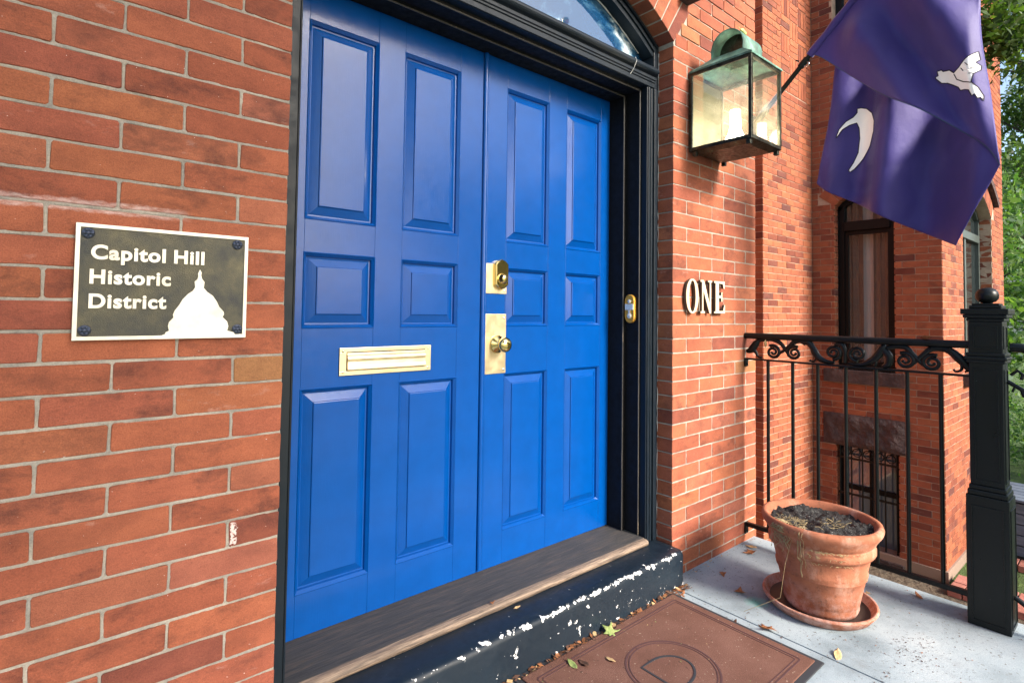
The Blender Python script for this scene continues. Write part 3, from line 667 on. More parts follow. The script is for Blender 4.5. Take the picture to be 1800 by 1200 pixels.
for z in (LZ0+.010, LZ1-.006):
    for y in (LY0, LY1): mb.box(LX0+b_, LX1-b_, y-b_*.9, y+b_*.9, z-.008, z+.008, .001)
    for x in (LX0, LX1): mb.box(x-b_*.9, x+b_*.9, LY0+b_, LY1-b_, z-.008, z+.008, .001)
part(mb, 'frame', M_lb, lt, lo)
mb = MB(); mb.box(LX0+.008, LX1-.008, LY0+.008, LY1-.008, LZ0+.001, LZ0+.006)
mb.add([(LX0-.006, LY0-.006, LZ0+.001), (LX1+.006, LY0-.006, LZ0+.001), (LX1+.006, LY1+.006, LZ0+.001), (LX0-.006, LY1+.006, LZ0+.001), (LX0+.03, LY0+.03, LZ0-.012), (LX1-.03, LY0+.03, LZ0-.012), (LX1-.03, LY1-.03, LZ0-.012), (LX0+.03, LY1-.03, LZ0-.012)], [(0, 1, 5, 4), (1, 2, 6, 5), (2, 3, 7, 6), (3, 0, 4, 7), (4, 5, 6, 7), (3, 2, 1, 0)])
part(mb, 'bottom_tray', M_lb, lt, lo)
mb = MB(); mb.lathe([(.045, 0), (.05, .012), (.035, .016), (0, .017)], 2.478, -.158, LZ0+.0062, 24); mb.box(LX0+.012, LX1-.012, LY0+.012, LY1-.012, LZ0+.0063, LZ0+.0085); part(mb, 'burner_reflector_pan', mat('pale_reflector', (.75, .70, .55), .4), lt, lo)  # pale pan added around the burner to brighten the lantern's bottom
for x in (LX0+.006, LX1-.010):
    for y in (LY0+.010, LY1-.02): mb = MB(); mb.box(x-.010, x+.010, y-.010, y+.010, LZ0-.024, LZ0-.002, .003); part(mb, 'foot', M_lb, lt, lo)
for pane in (((LX0, LX0, LY0, LY1)), ((LX0, LX1, LY0, LY0)), ((LX1, LX1, LY0, LY1))):
    x0, x1, y0, y1 = pane; mb = MB(); z0, z1 = LZ0+.018, LZ1-.014
    if x0 == x1: mb.add([(x0, y0+.007, z0), (x0, y1-.007, z0), (x0, y1-.007, z1), (x0, y0+.007, z1)], [(0, 1, 2, 3)])
    else: mb.add([(x0+.007, y0, z0), (x1-.007, y0, z0), (x1-.007, y0, z1), (x0+.007, y0, z1)], [(0, 1, 2, 3)])
    part(mb, 'glass_pane', M_lamp, lt, lo)
# roof: skirt and barrel hood open towards the door
HY, HR, HX0, HX1, HZ = -.172, .078, 2.372, 2.556, 1.196
mb = MB(); sk = []
for (x0, x1, y0, y1, z) in ((LX0-.012, LX1+.012, LY0-.012, LY1+.006, LZ1-.002), (LX0-.010, LX1+.010, LY0-.010, LY1+.004, LZ1+.008), (LX0+.020, LX1-.030, LY0+.028, LY1-.045, LZ1+.034), (HX0, HX1, HY-HR, HY+HR, HZ)):
    sk.append([(x0, y0, z), (x1, y0, z), (x1, y1, z), (x0, y1, z)])
mb.add([p for r_ in sk for p in r_], [(i*4+k, i*4+(k+1) % 4, (i+1)*4+(k+1) % 4, (i+1)*4+k) for i in range(3) for k in range(4)]); part(mb, 'roof_skirt', M_pat, lt, lo)
mb = MB(); prf = [(HY-HR, HZ), (HY-HR-.002, HZ+.036)]+[(HY-HR*math.cos(a), HZ+.036+HR*math.sin(a)) for a in [math.pi*i/20 for i in range(1, 20)]]+[(HY+HR+.002, HZ+.036), (HY+HR, HZ)]
vs = []
for x in (HX0, HX1): vs += [(x, y, z) for y, z in prf]
q = len(prf); ins = [(HY+(y-HY)*.95, HZ+(z-HZ)*.97) for y, z in prf]
for x in (HX0, HX0+.075): vs += [(x, y, z) for y, z in ins]
fs = [(i, i+1, q+i+1, q+i) for i in range(q-1)]+[(2*q+i, 2*q+i+1, 3*q+i+1, 3*q+i) for i in range(q-1)]+[(i, 2*q+i, 2*q+i+1, i+1) for i in range(q-1)]
mb.add(vs, fs, True); mb.add(vs[q:2*q], [tuple(range(q))]); part(mb, 'barrel_hood', M_pat, lt, lo)
mb = MB(); mb.add([(HX0+.075, y, z) for y, z in ins], [tuple(range(q))]); part(mb, 'hood_baffle', M_lb, lt, lo)
mb = MB(); mb.box(LX0+.006, LX1-.006, LY1-.002, LY1+.002, LZ0+.01, LZ1-.01); part(mb, 'back_plate', mat('dull_olive_metal', (.20, .19, .12), .5, .3), lt, lo)
M_glow = emit('chimney_and_glow_halo', (1, .94, .82), 4.5)
mb = MB(); mb.lathe([(.072, 0), (.064, .02), (.048, .045), (.034, .07), (.025, .10), (.023, .185)], 2.478, -.158, LZ0+.012, 24); part(mb, 'lit_chimney_with_halo', M_glow, lt, lo)  # the lamp's glow halo is built into the chimney's flared, glowing base
pl = bpy.data.lights.new('lantern_flame', 'POINT'); pl.energy = 1.0; pl.color = (1, .86, .58); pl.shadow_soft_size = .05
plo = bpy.data.objects.new('lantern_flame', pl); COL.objects.link(plo); plo.location = (2.425, -.225, .875)
M_pod = mat('pale_green_pod', (.50, .52, .20), .7)
mb = MB(); mb.tube([(0, 0, 0), (.01, 0, .001), (.05, .006, 0), (.062, .008, -.002)], [.002, .009, .009, .003], 8); mb.tube([(0, 0, 0), (-.025, -.004, .004)], .0012, 5)
o = mb.build('seed_pod', M_pod); o.location = (2.42, -.215, HZ+.036+.076); tag(o, 'small pale green pod lying on top of the lantern hood', 'seed pod')

# ------------------------------------------------------------------ flag pole and flag
fp = thing('flagpole', 'black flagpole slanting up from the corner of the brick pier, holding the purple flag', 'flagpole', (2.96, 0, 1.03)); fo = Vector((-2.96, 0, -1.03))
d45 = Vector((0, -.7071, .7071)); pb = Vector((2.96, -.015, 1.033))
mb = MB(); mb.tube([pb, pb+d45*1.62], [.0125, .0115], 14); part(mb, 'pole', M_iron, fp, fo)
mb = MB(); mb.tube([pb+d45*-.005, pb+d45*.10], .0185, 14); mb.box(2.93, 2.99, -.012, -.001, .98, 1.09, .002); part(mb, 'wall_bracket', M_iron, fp, fo)
mb = MB(); c0 = pb+d45*.345; mb.tube([c0, c0+d45*.05], .017, 14); mb.tube([c0+d45*.02+Vector((0, .02, .02)), c0+d45*.02+Vector((0, .035, .03))], .004, 8); part(mb, 'clamp', M_iron, fp, fo)
mb = MB(); c0 = pb+d45*.385+Vector((-.004, -.004, -.024)); mb.tube([c0+Vector((0, .012*math.cos(a), .012*math.sin(a))) for a in [2*math.pi*i/16 for i in range(17)]], .002, 6); part(mb, 'ring', M_chrome, fp, fo)
mb = MB(); mb.lathe([(.012, 0), (.022, .01), (.027, .03), (.022, .05), (0, .06)], 2.96, pb.y+d45.y*1.62, pb.z+d45.z*1.62, 16); part(mb, 'finial', M_brass, fp, fo)
M_flag = mat('purple_flag_cloth', (.06, .04, .22), .52, spec=.28); n = N(M_flag); v = n.coord()
n.b.inputs['Sheen Weight'].default_value = .25; n.b.inputs['Sheen Roughness'].default_value = .4
c = n.ramp(n.noise(v, 3, 4, .5), [(.3, (.034, .024, .15)), (.7, (.050, .036, .20))]); n.color(c)
n.bump(n.math('ADD', n.noise(n.mapped(v, (3, 900, 900)), 1, 2), n.math('MULTIPLY', n.noise(v, 24, 4, .55), 3.0)), .22, .004)
def polyline(pts, t):
    ds = [0]
    for a, b in zip(pts, pts[1:]): ds.append(ds[-1]+math.dist(a, b))
    s_ = t*ds[-1]
    for i in range(len(pts)-1):
        if s_ <= ds[i+1] or i == len(pts)-2:
            k = (s_-ds[i])/(ds[i+1]-ds[i]); return tuple(pts[i][j]+(pts[i+1][j]-pts[i][j])*k for j in (0, 1))
def smooth_pl(pts, n_=40):
    out = []
    P4 = [pts[0]]+list(pts)+[pts[-1]]
    for i in range(len(pts)-1):
        a, b, c_, d = P4[i:i+4]
        for k in range(8):
            t = k/8; out.append(tuple(.5*((2*b[j])+(-a[j]+c_[j])*t+(2*a[j]-5*b[j]+4*c_[j]-d[j])*t*t+(-a[j]+3*b[j]-3*c_[j]+d[j])*t**3) for j in (0, 1)))
    return out+[pts[-1]]
LOW = smooth_pl([(-.311, 1.330), (-.355, 1.300), (-.41, 1.246), (-.636, 1.013), (-.80, .885), (-.916, .783), (-.995, .70), (-1.037, .617)])
TOPE = [(-.311, 1.345), (-1.02, 2.05)]
RIGHT = smooth_pl([(-1.037, .617), (-1.015, .90), (-.985, 1.335), (-1.02, 2.05)])
LL = smooth_pl([(-.40, 1.262), (-.375, 1.05), (-.302, .673)]); BB = smooth_pl([(-.302, .673), (-.36, .618), (-.477, .548), (-.642, .437), (-.882, .298)])
RR = smooth_pl([(-1.037, .617), (-.973, .481), (-.882, .298)]); TT = smooth_pl([(-.40, 1.262), (-.62, 1.10), (-.90, .86), (-1.02, .70), (-1.037, .617)])
def smst(a, b, x): t = max(0, min(1, (x-a)/(b-a))); return t*t*(3-2*t)
def xlow(y, z):
    q = y+.10*(z-.7)
    f = .062*math.cos(2*math.pi*(q+.80)/.34)*smst(-.30, -.62, y) + .010*math.sin(2*math.pi*(q+.35)/.21)
    f += .010*math.exp(-((y+.45)**2/.006+(z-.61)**2/.0016)) - .012*math.exp(-((y+.50)**2/.004+(z-.575)**2/.0012))
    f += .008*noise.noise(Vector((y*9, z*7, 0)))+.010*(.5-abs(noise.noise(Vector((y*13+z*5, z*6-y*3, 8)))))
    k = smst(-1.037, -.93, y)
    return 2.978+f*k+(.060*k)
def xup(y, z):
    q = y-.45*(z-1.0)
    f = .042*math.sin(2*math.pi*(q+.62)/.30)+.010*math.sin(2*math.pi*(q+.2)/.17)*smst(1.5, .9, z)+.006*noise.noise(Vector((y*8, z*8, 3)))+.010*(.5-abs(noise.noise(Vector((y*12-z*6, z*5+y*4, 5)))))
    k = smst(-1.037, -.95, y); pole = smst(.0, .16, (z-1.019)+(y+.0))   # distance above the pole line
    dp = abs((z-1.033)-(-y-.015))*.707; hold = smst(0, .18, dp)
    return 2.962*(1-hold*k)+hold*k*(2.915+f)+(1-k)*.012*hold
fl = thing('flag', 'purple flag with white crescent and white palm, folded over and hanging from its pole', 'flag', (2.96, -.311, 1.33)); flo = Vector((-2.96, .311, -1.33))
def coons(L_, R_, B_, T_, xf, nu=70, nv=60):
    vs = []
    for j in range(nv+1):
        v_ = j/nv
        for i in range(nu+1):
            u = i/nu; b = polyline(B_, u); t = polyline(T_, u); l = polyline(L_, v_); r_ = polyline(R_, v_)
            c00, c10, c01, c11 = B_[0], B_[-1], T_[0], T_[-1]
            p = [(1-v_)*b[k]+v_*t[k]+(1-u)*l[k]+u*r_[k]-((1-u)*(1-v_)*c00[k]+u*(1-v_)*c10[k]+(1-u)*v_*c01[k]+u*v_*c11[k]) for k in (0, 1)]
            vs.append((xf(*p), p[0], p[1]))
    return vs, [(j*(nu+1)+i, j*(nu+1)+i+1, (j+1)*(nu+1)+i+1, (j+1)*(nu+1)+i) for j in range(nv) for i in range(nu)]
mb = MB(); vs, fs = coons([LOW[0], TOPE[0]], RIGHT, LOW, TOPE, xup); mb.add(vs, fs, True); o = part(mb, 'upper_cloth', M_flag, fl, flo)
md_ = o.modifiers.new('thick', 'SOLIDIFY'); md_.thickness = .0016
mb = MB(); vs, fs = coons(LL[::-1], RR[::-1], BB, TT, xlow); mb.add(vs, fs, True); o = part(mb, 'lower_cloth', M_flag, fl, flo)
md_ = o.modifiers.new('thick', 'SOLIDIFY'); md_.thickness = .0016
mb = MB(); pp = [pb+d45*s_ for s_ in [.41+.03*i for i in range(33)]]; mb.tube(pp, [.019+.002*math.sin(i*1.3) for i in range(33)], 12, False); part(mb, 'pole_sleeve', M_flag, fl, flo)
M_white = mat('white_applique', (.86, .86, .88), .6); M_stitch = mat('dark_stitching', (.012, .008, .03), .8); M_hem = mat('dark_teal_hem', (.012, .05, .09), .6)
def ribbon(mb, pts, w_, xf, dx):
    L_ = []
    for i, p in enumerate(pts):
        a = pts[max(i-1, 0)]; b = pts[min(i+1, len(pts)-1)]; t = Vector((b[0]-a[0], b[1]-a[1])); t = t.normalized() if t.length > 0 else Vector((1, 0)); nrm = Vector((-t.y, t.x))*w_/2
        for s_ in (1, -1): y, z = p[0]+nrm.x*s_, p[1]+nrm.y*s_; L_.append((xf(y, z)-dx, y, z))
    mb.add(L_, [(2*i, 2*i+1, 2*i+3, 2*i+2) for i in range(len(pts)-1)])
def dens(pts, d=.006, close=False):
    out = []; pts = list(pts)+([pts[0]] if close else [])
    for a, b in zip(pts, pts[1:]):
        k = max(1, int(math.dist(a, b)/d)); out += [tuple(a[j]+(b[j]-a[j])*i/k for j in (0, 1)) for i in range(k)]
    return out+[pts[-1]]
def applique(name, pts, xf, smooth_=False):
    if smooth_: pts = smooth_pl(list(pts)+[pts[0]])[:-1]
    me = poly_mesh(name, [(0, p[0], p[1]) for p in pts], 3)
    for v_ in me.vertices: v_.co.x = xf(v_.co.y, v_.co.z)-.0045
    for v_ in me.vertices: v_.co += flo
    o = link(name, me, M_white, fl)
    mb = MB(); ribbon(mb, dens(pts, .005, True), .0042, xf, .0052); part(mb, 'outline', M_stitch, o, flo)
    return o
CRES = [(-0.5024, 1.0245), (-0.5249, 1.0161), (-0.5514, 0.9853), (-0.5685, 0.9352), (-0.5663, 0.8854), (-0.5456, 0.8198), (-0.5095, 0.7668), (-0.4728, 0.723), (-0.4542, 0.708), (-0.4478, 0.7175), (-0.4684, 0.7548), (-0.4871, 0.8023), (-0.4949, 0.8723), (-0.4926, 0.9243), (-0.4837, 0.9524), (-0.4559, 0.944), (-0.4276, 0.9251), (-0.4016, 0.8862), (-0.4020, 0.8947), (-0.4134, 0.9287), (-0.442, 0.9633), (-0.4701, 0.9818), (-0.4859, 1.0034), (-0.4869, 1.0237)]
PALM = [(-0.828, 1.0441), (-0.8392, 1.0451), (-0.8357, 1.0649), (-0.8541, 1.0617), (-0.8614, 1.0519), (-0.8867, 1.0436), (-0.9022, 1.0249), (-0.9236, 1.0362), (-0.9469, 1.06), (-0.9849, 1.0873), (-0.9898, 1.0544), (-0.9775, 1.0408), (-0.9922, 1.027), (-0.9906, 1.0098), (-0.9715, 0.9937), (-0.9628, 0.9607), (-0.9829, 0.9368), (-0.9972, 0.9017), (-0.9957, 0.8827), (-0.9878, 0.8973), (-0.979, 0.8936), (-0.9704, 0.9112), (-0.9621, 0.9047), (-0.9522, 0.9326), (-0.9385, 0.9412), (-0.9211, 0.9464), (-0.9142, 0.962), (-0.8931, 0.9821), (-0.8717, 1.0006), (-0.8499, 1.0092), (-0.8294, 1.0361)]
applique('crescent', CRES, xlow, False)
o = applique('palm_motif', PALM, xup)
mb = MB(); ribbon(mb, dens([(-0.9021, 1.0203), (-0.9111, 0.9948), (-0.9354, 0.9736), (-0.9628, 0.958)]), .0035, xup, .0056)
for a, b in (((-.93, 1.03), (-.938, 1.015)), ((-.945, 1.045), (-.955, 1.03)), ((-.985, 1.06), (-.968, 1.05)), ((-.98, 1.02), (-.962, 1.018)), ((-.972, .995), (-.955, .998))): ribbon(mb, dens([a, b]), .0028, xup, .0056)
part(mb, 'vein_lines', M_stitch, o, flo)
mb = MB()
for off_ in (.006, .014, .022, .030):
    ribbon(mb, [(p[0]-.0*off_, p[1]+off_) for p in [polyline(BB, .01+.975*i/120) for i in range(121)] if p[0] > -.885], .0011, xlow, .0014)
ribbon(mb, [(p[0]+.008, p[1]+.004) for p in [polyline(RR, .12+.86*i/60) for i in range(61)]], .0011, xlow, .0014)
ribbon(mb, [(p[0]+.001, p[1]+.009) for p in [polyline(LOW, .02+.95*i/140) for i in range(141)]], .0011, xup, .0014)
part(mb, 'hem_stitching', M_stitch, fl, flo)
mb = MB(); mb.tube([(xup(*p)-.0005, p[0], p[1]) for p in [polyline(LOW, i/120) for i in range(121)]], .0016, 6); part(mb, 'hem_edge', M_hem, fl, flo)

# ------------------------------------------------------------------ iron railing and newel post
RX = 2.885
rl = thing('railing', 'black cast iron railing with scrollwork between the brick pier and the newel post', 'railing', (RX, 0, LZ)); ro = Vector((-RX, 0, -LZ))
mb = MB(); mb.tube([(RX, -.003+.012, -.128), (RX, -.95, -.124)], .0160, 16, sq=(1.0, 1.2)); part(mb, 'top_rail', M_iron, rl, ro)
mb = MB(); mb.box(RX-.014, RX+.014, -.952, -.004, -.2555, -.2465, .0015); part(mb, 'middle_rail', M_iron, rl, ro)
mb = MB(); mb.box(RX-.011, RX+.011, -.938, -.004, -1.137, -1.116, .002); part(mb, 'bottom_rail', M_iron, rl, ro)
for z0, z1 in ((-.292, -.2465), (-1.175, -1.116)):
    mb = MB(); mb.box(RX-.016, RX+.016, -.008, -.0005, z0, z1, .001); mb.lathe([(.006, 0), (.006, -.004), (0, -.006)], RX, -.008, z0+.014, 10, 'y'); part(mb, 'wall_bracket', M_iron, rl, ro)
for y in (-.122, -.246, -.364, -.487, -.611, -.730, -.848):
    mb = MB(); mb.tube([(RX, y, -.256), (RX, y, -1.116)], .0082, 10); part(mb, 'baluster', M_iron, rl, ro)
def spiral(cy, cz, r0, a0, turns, hand, n_=26, rmin=.22):
    return [(RX, cy+(r0*(1-(1-rmin)*i/n_))*math.cos(a0+hand*turns*2*math.pi*i/n_), cz+(r0*(1-(1-rmin)*i/n_))*.95*math.sin(a0+hand*turns*2*math.pi*i/n_)) for i in range(n_+1)]
def scroll(mb, cy, cz, r0, a0, hand): 
    mb.tube(spiral(cy, cz, r0, a0, 1.75, hand), [.0088-.0034*i/26 for i in range(27)], 8)
    e = spiral(cy, cz, r0, a0, 1.75, hand)[-1]; mb.lathe([(0, -.006), (.006, -.004), (.0065, .004), (0, .006)], e[0], e[1], e[2], 10, 'x')
def limb(mb, pts, rads):
    sp2 = smooth_pl(pts); nn_ = len(sp2); rr_ = [rads[min(int(i/(nn_-1)*(len(rads)-1)), len(rads)-2)]*(1-((i/(nn_-1)*(len(rads)-1)) % 1 if i < nn_-1 else 1))+rads[min(int(i/(nn_-1)*(len(rads)-1)), len(rads)-2)+1]*((i/(nn_-1)*(len(rads)-1)) % 1 if i < nn_-1 else 1) for i in range(nn_)]
    mb.tube([(RX, a, b) for a, b in sp2], [q_*1.55 for q_ in rr_], 8, sq=(1, .7))
def ornament(pieces):
    mb = MB()
    for k, a in pieces: (scroll if k == 's' else limb)(mb, *a)
    part(mb, 'scroll_ornament', M_iron, rl, ro)
pi = math.pi
ornament([('l', ([(-.008, -.214), (-.036, -.198), (-.058, -.168), (-.078, -.150), (-.108, -.1467)], [.006, .013, .012, .006, .005])), ('l', ([(-.036, -.198), (-.056, -.213), (-.068, -.234), (-.090, -.241)], [.010, .006, .004, .004]))])
ornament([('s', (-.148, -.2068, .037, pi*.35, 1)), ('l', ([(-.095, -.150), (-.125, -.142), (-.150, -.142), (-.187, -.160), (-.211, -.192), (-.226, -.215)], [.005, .007, .008, .007, .006, .004]))])
ornament([('s', (-.2538, -.2052, .037, pi*.65, -1)), ('l', ([(-.176, -.215), (-.211, -.190), (-.233, -.170), (-.255, -.150), (-.284, -.143), (-.310, -.152)], [.004, .006, .007, .008, .007, .010]))])
ornament([('l', ([(-.299, -.150), (-.320, -.148), (-.340, -.170), (-.352, -.195), (-.372, -.222), (-.405, -.236), (-.440, -.238)], [.006, .011, .009, .012, .010, .007, .004])), ('l', ([(-.352, -.195), (-.358, -.222), (-.345, -.240), (-.328, -.236)], [.006, .005, .004, .005])), ('s', (-.4335, -.1900, .036, pi*1.5, -1)), ('l', ([(-.44, -.153), (-.47, -.150), (-.485, -.185), (-.482, -.235)], [.004, .008, .007, .005]))])
ornament([('s', (-.5374, -.1900, .037, pi*1.5, 1)), ('l', ([(-.500, -.236), (-.553, -.238), (-.597, -.214), (-.622, -.187), (-.640, -.155), (-.652, -.146)], [.004, .007, .010, .012, .010, .006])), ('l', ([(-.640, -.165), (-.662, -.19), (-.660, -.225), (-.640, -.242)], [.010, .011, .010, .006])), ('l', ([(-.600, -.20), (-.612, -.226), (-.605, -.240)], [.006, .004, .004]))])
ornament([('s', (-.7228, -.2060, .037, pi*.35, 1)), ('l', ([(-.655, -.155), (-.690, -.146), (-.727, -.150), (-.755, -.182), (-.775, -.205), (-.79, -.222)], [.007, .007, .008, .007, .006, .004]))])
ornament([('s', (-.8201, -.2084, .037, pi*.65, -1)), ('l', ([(-.745, -.225), (-.772, -.195), (-.792, -.172), (-.817, -.150), (-.854, -.146), (-.884, -.156), (-.909, -.180), (-.932, -.205), (-.945, -.225)], [.004, .006, .007, .008, .008, .010, .012, .011, .008])), ('l', ([(-.920, -.200), (-.918, -.228), (-.900, -.238), (-.892, -.228)], [.007, .005, .004, .004])), ('l', ([(-.880, -.142), (-.888, -.160)], [.009, .006]))])
nw = thing('newel_post', 'square black iron newel post with panelled faces, moulded cap and ball finial', 'post', (2.885, -1.0, LZ)); no = Vector((-2.885, 1.0, -LZ))
PX, PY = 2.885, -1.003
def sq(mb, h, z0, z1, b=.003): mb.box(PX-h, PX+h, PY-h, PY+h, z0, z1, b)
mb = MB(); sq(mb, .0655, LZ+.001, -.712)
part(mb, 'base_block', M_iron, nw, no)
mb = MB(); sq(mb, .0615, -.7119, -.690, .006); sq(mb, .0570, -.6899, -.672, .005); part(mb, 'base_moulding', M_iron, nw, no)
mb = MB(); sq(mb, .0520, -.6719, -.028); part(mb, 'shaft', M_iron, nw, no)
mb = MB(); sq(mb, .0600, -.192, -.180, .004); sq(mb, .0655, -.1799, -.166, .005); sq(mb, .0600, -.1659, -.152, .004); part(mb, 'collar', M_iron, nw, no)
mb = MB(); sq(mb, .0580, -.0279, -.015, .005); sq(mb, .0670, -.0149, .000, .005); sq(mb, .0730, .0001, .022, .003); sq(mb, .050, .0221, .036, .004); sq(mb, .042, .0361, .044, .002); part(mb, 'cap', M_iron, nw, no)
mb = MB(); mb.lathe([(.012, .040), (.014, .046), (.028, .052), (.036, .064), (.0375, .078), (.034, .091), (.024, .102), (.010, .107), (0, .1075)], PX, PY, 0, 28); part(mb, 'ball_finial', M_iron, nw, no)
for (h, z0, z1, bw_) in ((.0655, LZ+.02, -.75, .015), (.0520, -.655, -.215, .014), (.0520, -.135, -.045, .014)):
    mb = MB()
    for (ax, s_) in (('x', -1), ('y', -1), ('x', 1), ('y', 1)):
        for (a0_, a1_, c0_, c1_) in ((-h+bw_, h-bw_, z0, z0+.006), (-h+bw_, h-bw_, z1-.006, z1), (-h+bw_, -h+bw_+.005, z0+.0062, z1-.0062), (h-bw_-.005, h-bw_, z0+.0062, z1-.0062)):
            if ax == 'x': mb.box(PX+s_*(h+.003), PX+s_*(h-.001), PY+a0_, PY+a1_, c0_, c1_, .001)
            else: mb.box(PX+a0_, PX+a1_, PY+s_*(h+.003), PY+s_*(h-.001), c0_, c1_, .001)
    part(mb, 'panel_bead', M_iron, nw, no)
sr = thing('stair_railing', 'black iron stair railing curving down beyond the newel post', 'railing', (RX, -1.07, LZ))
mb = MB(); q = [(0, 0, 1.088), (0, -.035, 1.088), (0, -.055, 1.078), (0, -.068, 1.05), (0, -.085, 1.00), (0, -.13, .95), (0, -2.0, -.25)]; mb.tube(q, .0175, 14); mb.build('top_rail', M_iron, sr)
mb = MB(); mb.tube([(0, .01, .955), (0, -2.0, -.38)], .008, 8); mb.build('middle_rail', M_iron, sr)
mb = MB(); mb.tube([(0, .0, .13), (0, -2.0, -1.17)], .010, 8); mb.build('bottom_rail', M_iron, sr)
mb = MB(); mb.tube([(0, 0, .98), (0, -.02, 1.00), (0, -.035, .985), (0, -.03, .965)], .006, 8); mb.tube([(0, -.04, .90), (0, -.03, .93), (0, -.01, .935), (0, -.004, .915)], [.008, .007, .005, .004], 8); mb.build('scroll_ornament', M_iron, sr)
for k in range(12):
    mb = MB(); y = -.12-.15*k; mb.tube([(0, y, .95+.66*y+.0), (0, y, .13+.65*y)], .0082, 8); mb.build('baluster', M_iron, sr)

# ------------------------------------------------------------------ flower pot, saucer
M_terra = mat('terracotta', (.42, .15, .075), .85, spec=.2); n = N(M_terra); v = n.coord()
c = n.ramp(n.noise(v, 7, 6, .6), [(.3, (.25, .085, .046)), (.6, (.36, .135, .075)), (.8, (.42, .20, .13))])
c = n.mix(n.ramp(n.noise(n.mapped(v, (9, 9, 5)), 1, 6, .65), [(.52, 0), (.72, .6)]), c, (.66, .44, .34))
sx = n.new('ShaderNodeSeparateXYZ'); n.l(v, sx.inputs[0]); low = n.new('ShaderNodeMapRange'); n.l(sx.outputs['Z'], low.inputs[0]); low.inputs[1].default_value = .14; low.inputs[2].default_value = .0
c = n.mix(n.math('MULTIPLY', low.outputs[0], n.ramp(n.noise(v, 24, 6, .7), [(.4, 0), (.6, .75)])), c, (.50, .34, .30))
c = n.mix(n.ramp(n.noise(v, 34, 9, .8), [(.54, 0), (.66, .75)]), c, (.12, .055, .035))
n.color(c); n.bump(n.noise(v, 90, 5, .7), .5, .003)
pt = thing('flower_pot', 'large round terracotta flower pot of dark soil, with dried roots hanging over its rim', 'flower pot', (2.486, -.522, LZ+.012))
prof = [(.118, 0), (.132, .004), (.138, .02), (.136, .034), (.139, .038), (.150, .095), (.161, .143), (.1665, .149), (.1625, .155), (.169, .163), (.1650, .170), (.176, .220), (.181, .236), (.190, .240), (.196, .250), (.196, .268), (.188, .280), (.190, .286), (.196, .290), (.200, .300), (.210, .315), (.220, .330), (.2235, .343), (.219, .356), (.208, .360), (.198, .353), (.190, .335), (.186, .30), (0, .30)]
mb = MB(); mb.lathe(prof, n=72); o = mb.build('pot_body', M_terra, pt)
for v_ in o.data.vertices:
    a = math.atan2(v_.co.y, v_.co.x); k = 1+.006*noise.noise(Vector((math.cos(a)*2, math.sin(a)*2, v_.co.z*9))); v_.co.x *= k; v_.co.y *= k
M_dirt = mat('potting_soil', (.02, .016, .014), .75, spec=.6); n = N(M_dirt); v = n.coord()
n.color(n.mix(n.ramp(n.noise(v, 170, 3, .6), [(.655, 0), (.68, 1)]), n.ramp(n.noise(v, 40, 6, .7), [(.3, (.0025, .002, .0025)), (.7, (.012, .010, .009))]), (.45, .45, .42))); n.bump(n.noise(v, 90, 5, .75), 1, .012); n.rough(n.ramp(n.noise(v, 70, 4), [(.3, .25), (.6, .9)]))
mb = MB(); vs = []; fs = []; Q = 44
for j in range(Q+1):
    for i in range(Q+1):
        x = (i/Q*2-1); y = (j/Q*2-1); r_ = max(abs(x), abs(y)); a = math.atan2(y, x); x, y = r_*.190*math.cos(a), r_*.190*math.sin(a)
        z = .338+.026*noise.noise(Vector((x*12, y*12, 1)))+.016*noise.noise(Vector((x*45, y*45, 2)))+.008*noise.noise(Vector((x*110, y*110, 2)))-.010*r_**3
        vs.append((x, y, z))
fs = [(j*(Q+1)+i, j*(Q+1)+i+1, (j+1)*(Q+1)+i+1, (j+1)*(Q+1)+i) for j in range(Q) for i in range(Q)]
mb.add(vs, fs, True); mb.build('soil', M_dirt, pt)
M_root = mat('dried_roots', (.30, .23, .12), .9)
mb = MB(); rg = random.Random(3)
def droop(a0, L_, th=.0009, wob=.012):
    r0 = .196; pts = []; a = a0; r_ = .17; z = .345
    for i in range(14):
        t = i/13
        if t < .3: r_ = .165+t/.3*.055; z = .345+.014*math.sin(t/.3*3.1)
        else:
            z = .345-(t-.3)/.7*L_; zz_ = max(z, 0); r_ = .2215 if z > .325 else (.202 if z > .235 else .183-(.235-z)*.16)
            r_ += .004
        a += rg.uniform(-wob, wob)*1.2; pts.append((r_*math.cos(a)+rg.uniform(-.002, .002), r_*math.sin(a)+rg.uniform(-.002, .002), z))
    mb.tube(pts, [th*rg.uniform(.6, 1.6) for _ in pts], 4)
for k in range(22): droop(R(rg.gauss(157, 3)), rg.uniform(.03, .11), .0011, .05)
for k in range(5): droop(R(rg.gauss(181, 1.2)), rg.uniform(.08, .19))
for k in range(120):
    a = R(rg.choice((rg.gauss(196, 5), rg.gauss(222, 12)))); z_ = rg.choice((.283, .283, .232, .262)); r_ = .200 if z_ > .25 else .184; p = Vector((r_*math.cos(a), r_*math.sin(a), z_)); a += rg.uniform(-.06, .06); mb.tube([p, Vector(((r_+.001)*math.cos(a), (r_+.001)*math.sin(a), z_+rg.uniform(-.010, .006)))], .0009, 4)
for k in range(60):
    a = R(rg.gauss(160, 14)); r_ = rg.uniform(.10, .19); p = Vector((r_*math.cos(a), r_*math.sin(a), .345+rg.uniform(0, .008))); q_ = p+Vector((rg.uniform(-.03, .03), rg.uniform(-.03, .03), rg.uniform(0, .012))); mb.tube([p, (p+q_)/2+Vector((0, 0, .006)), q_], .0008, 4)
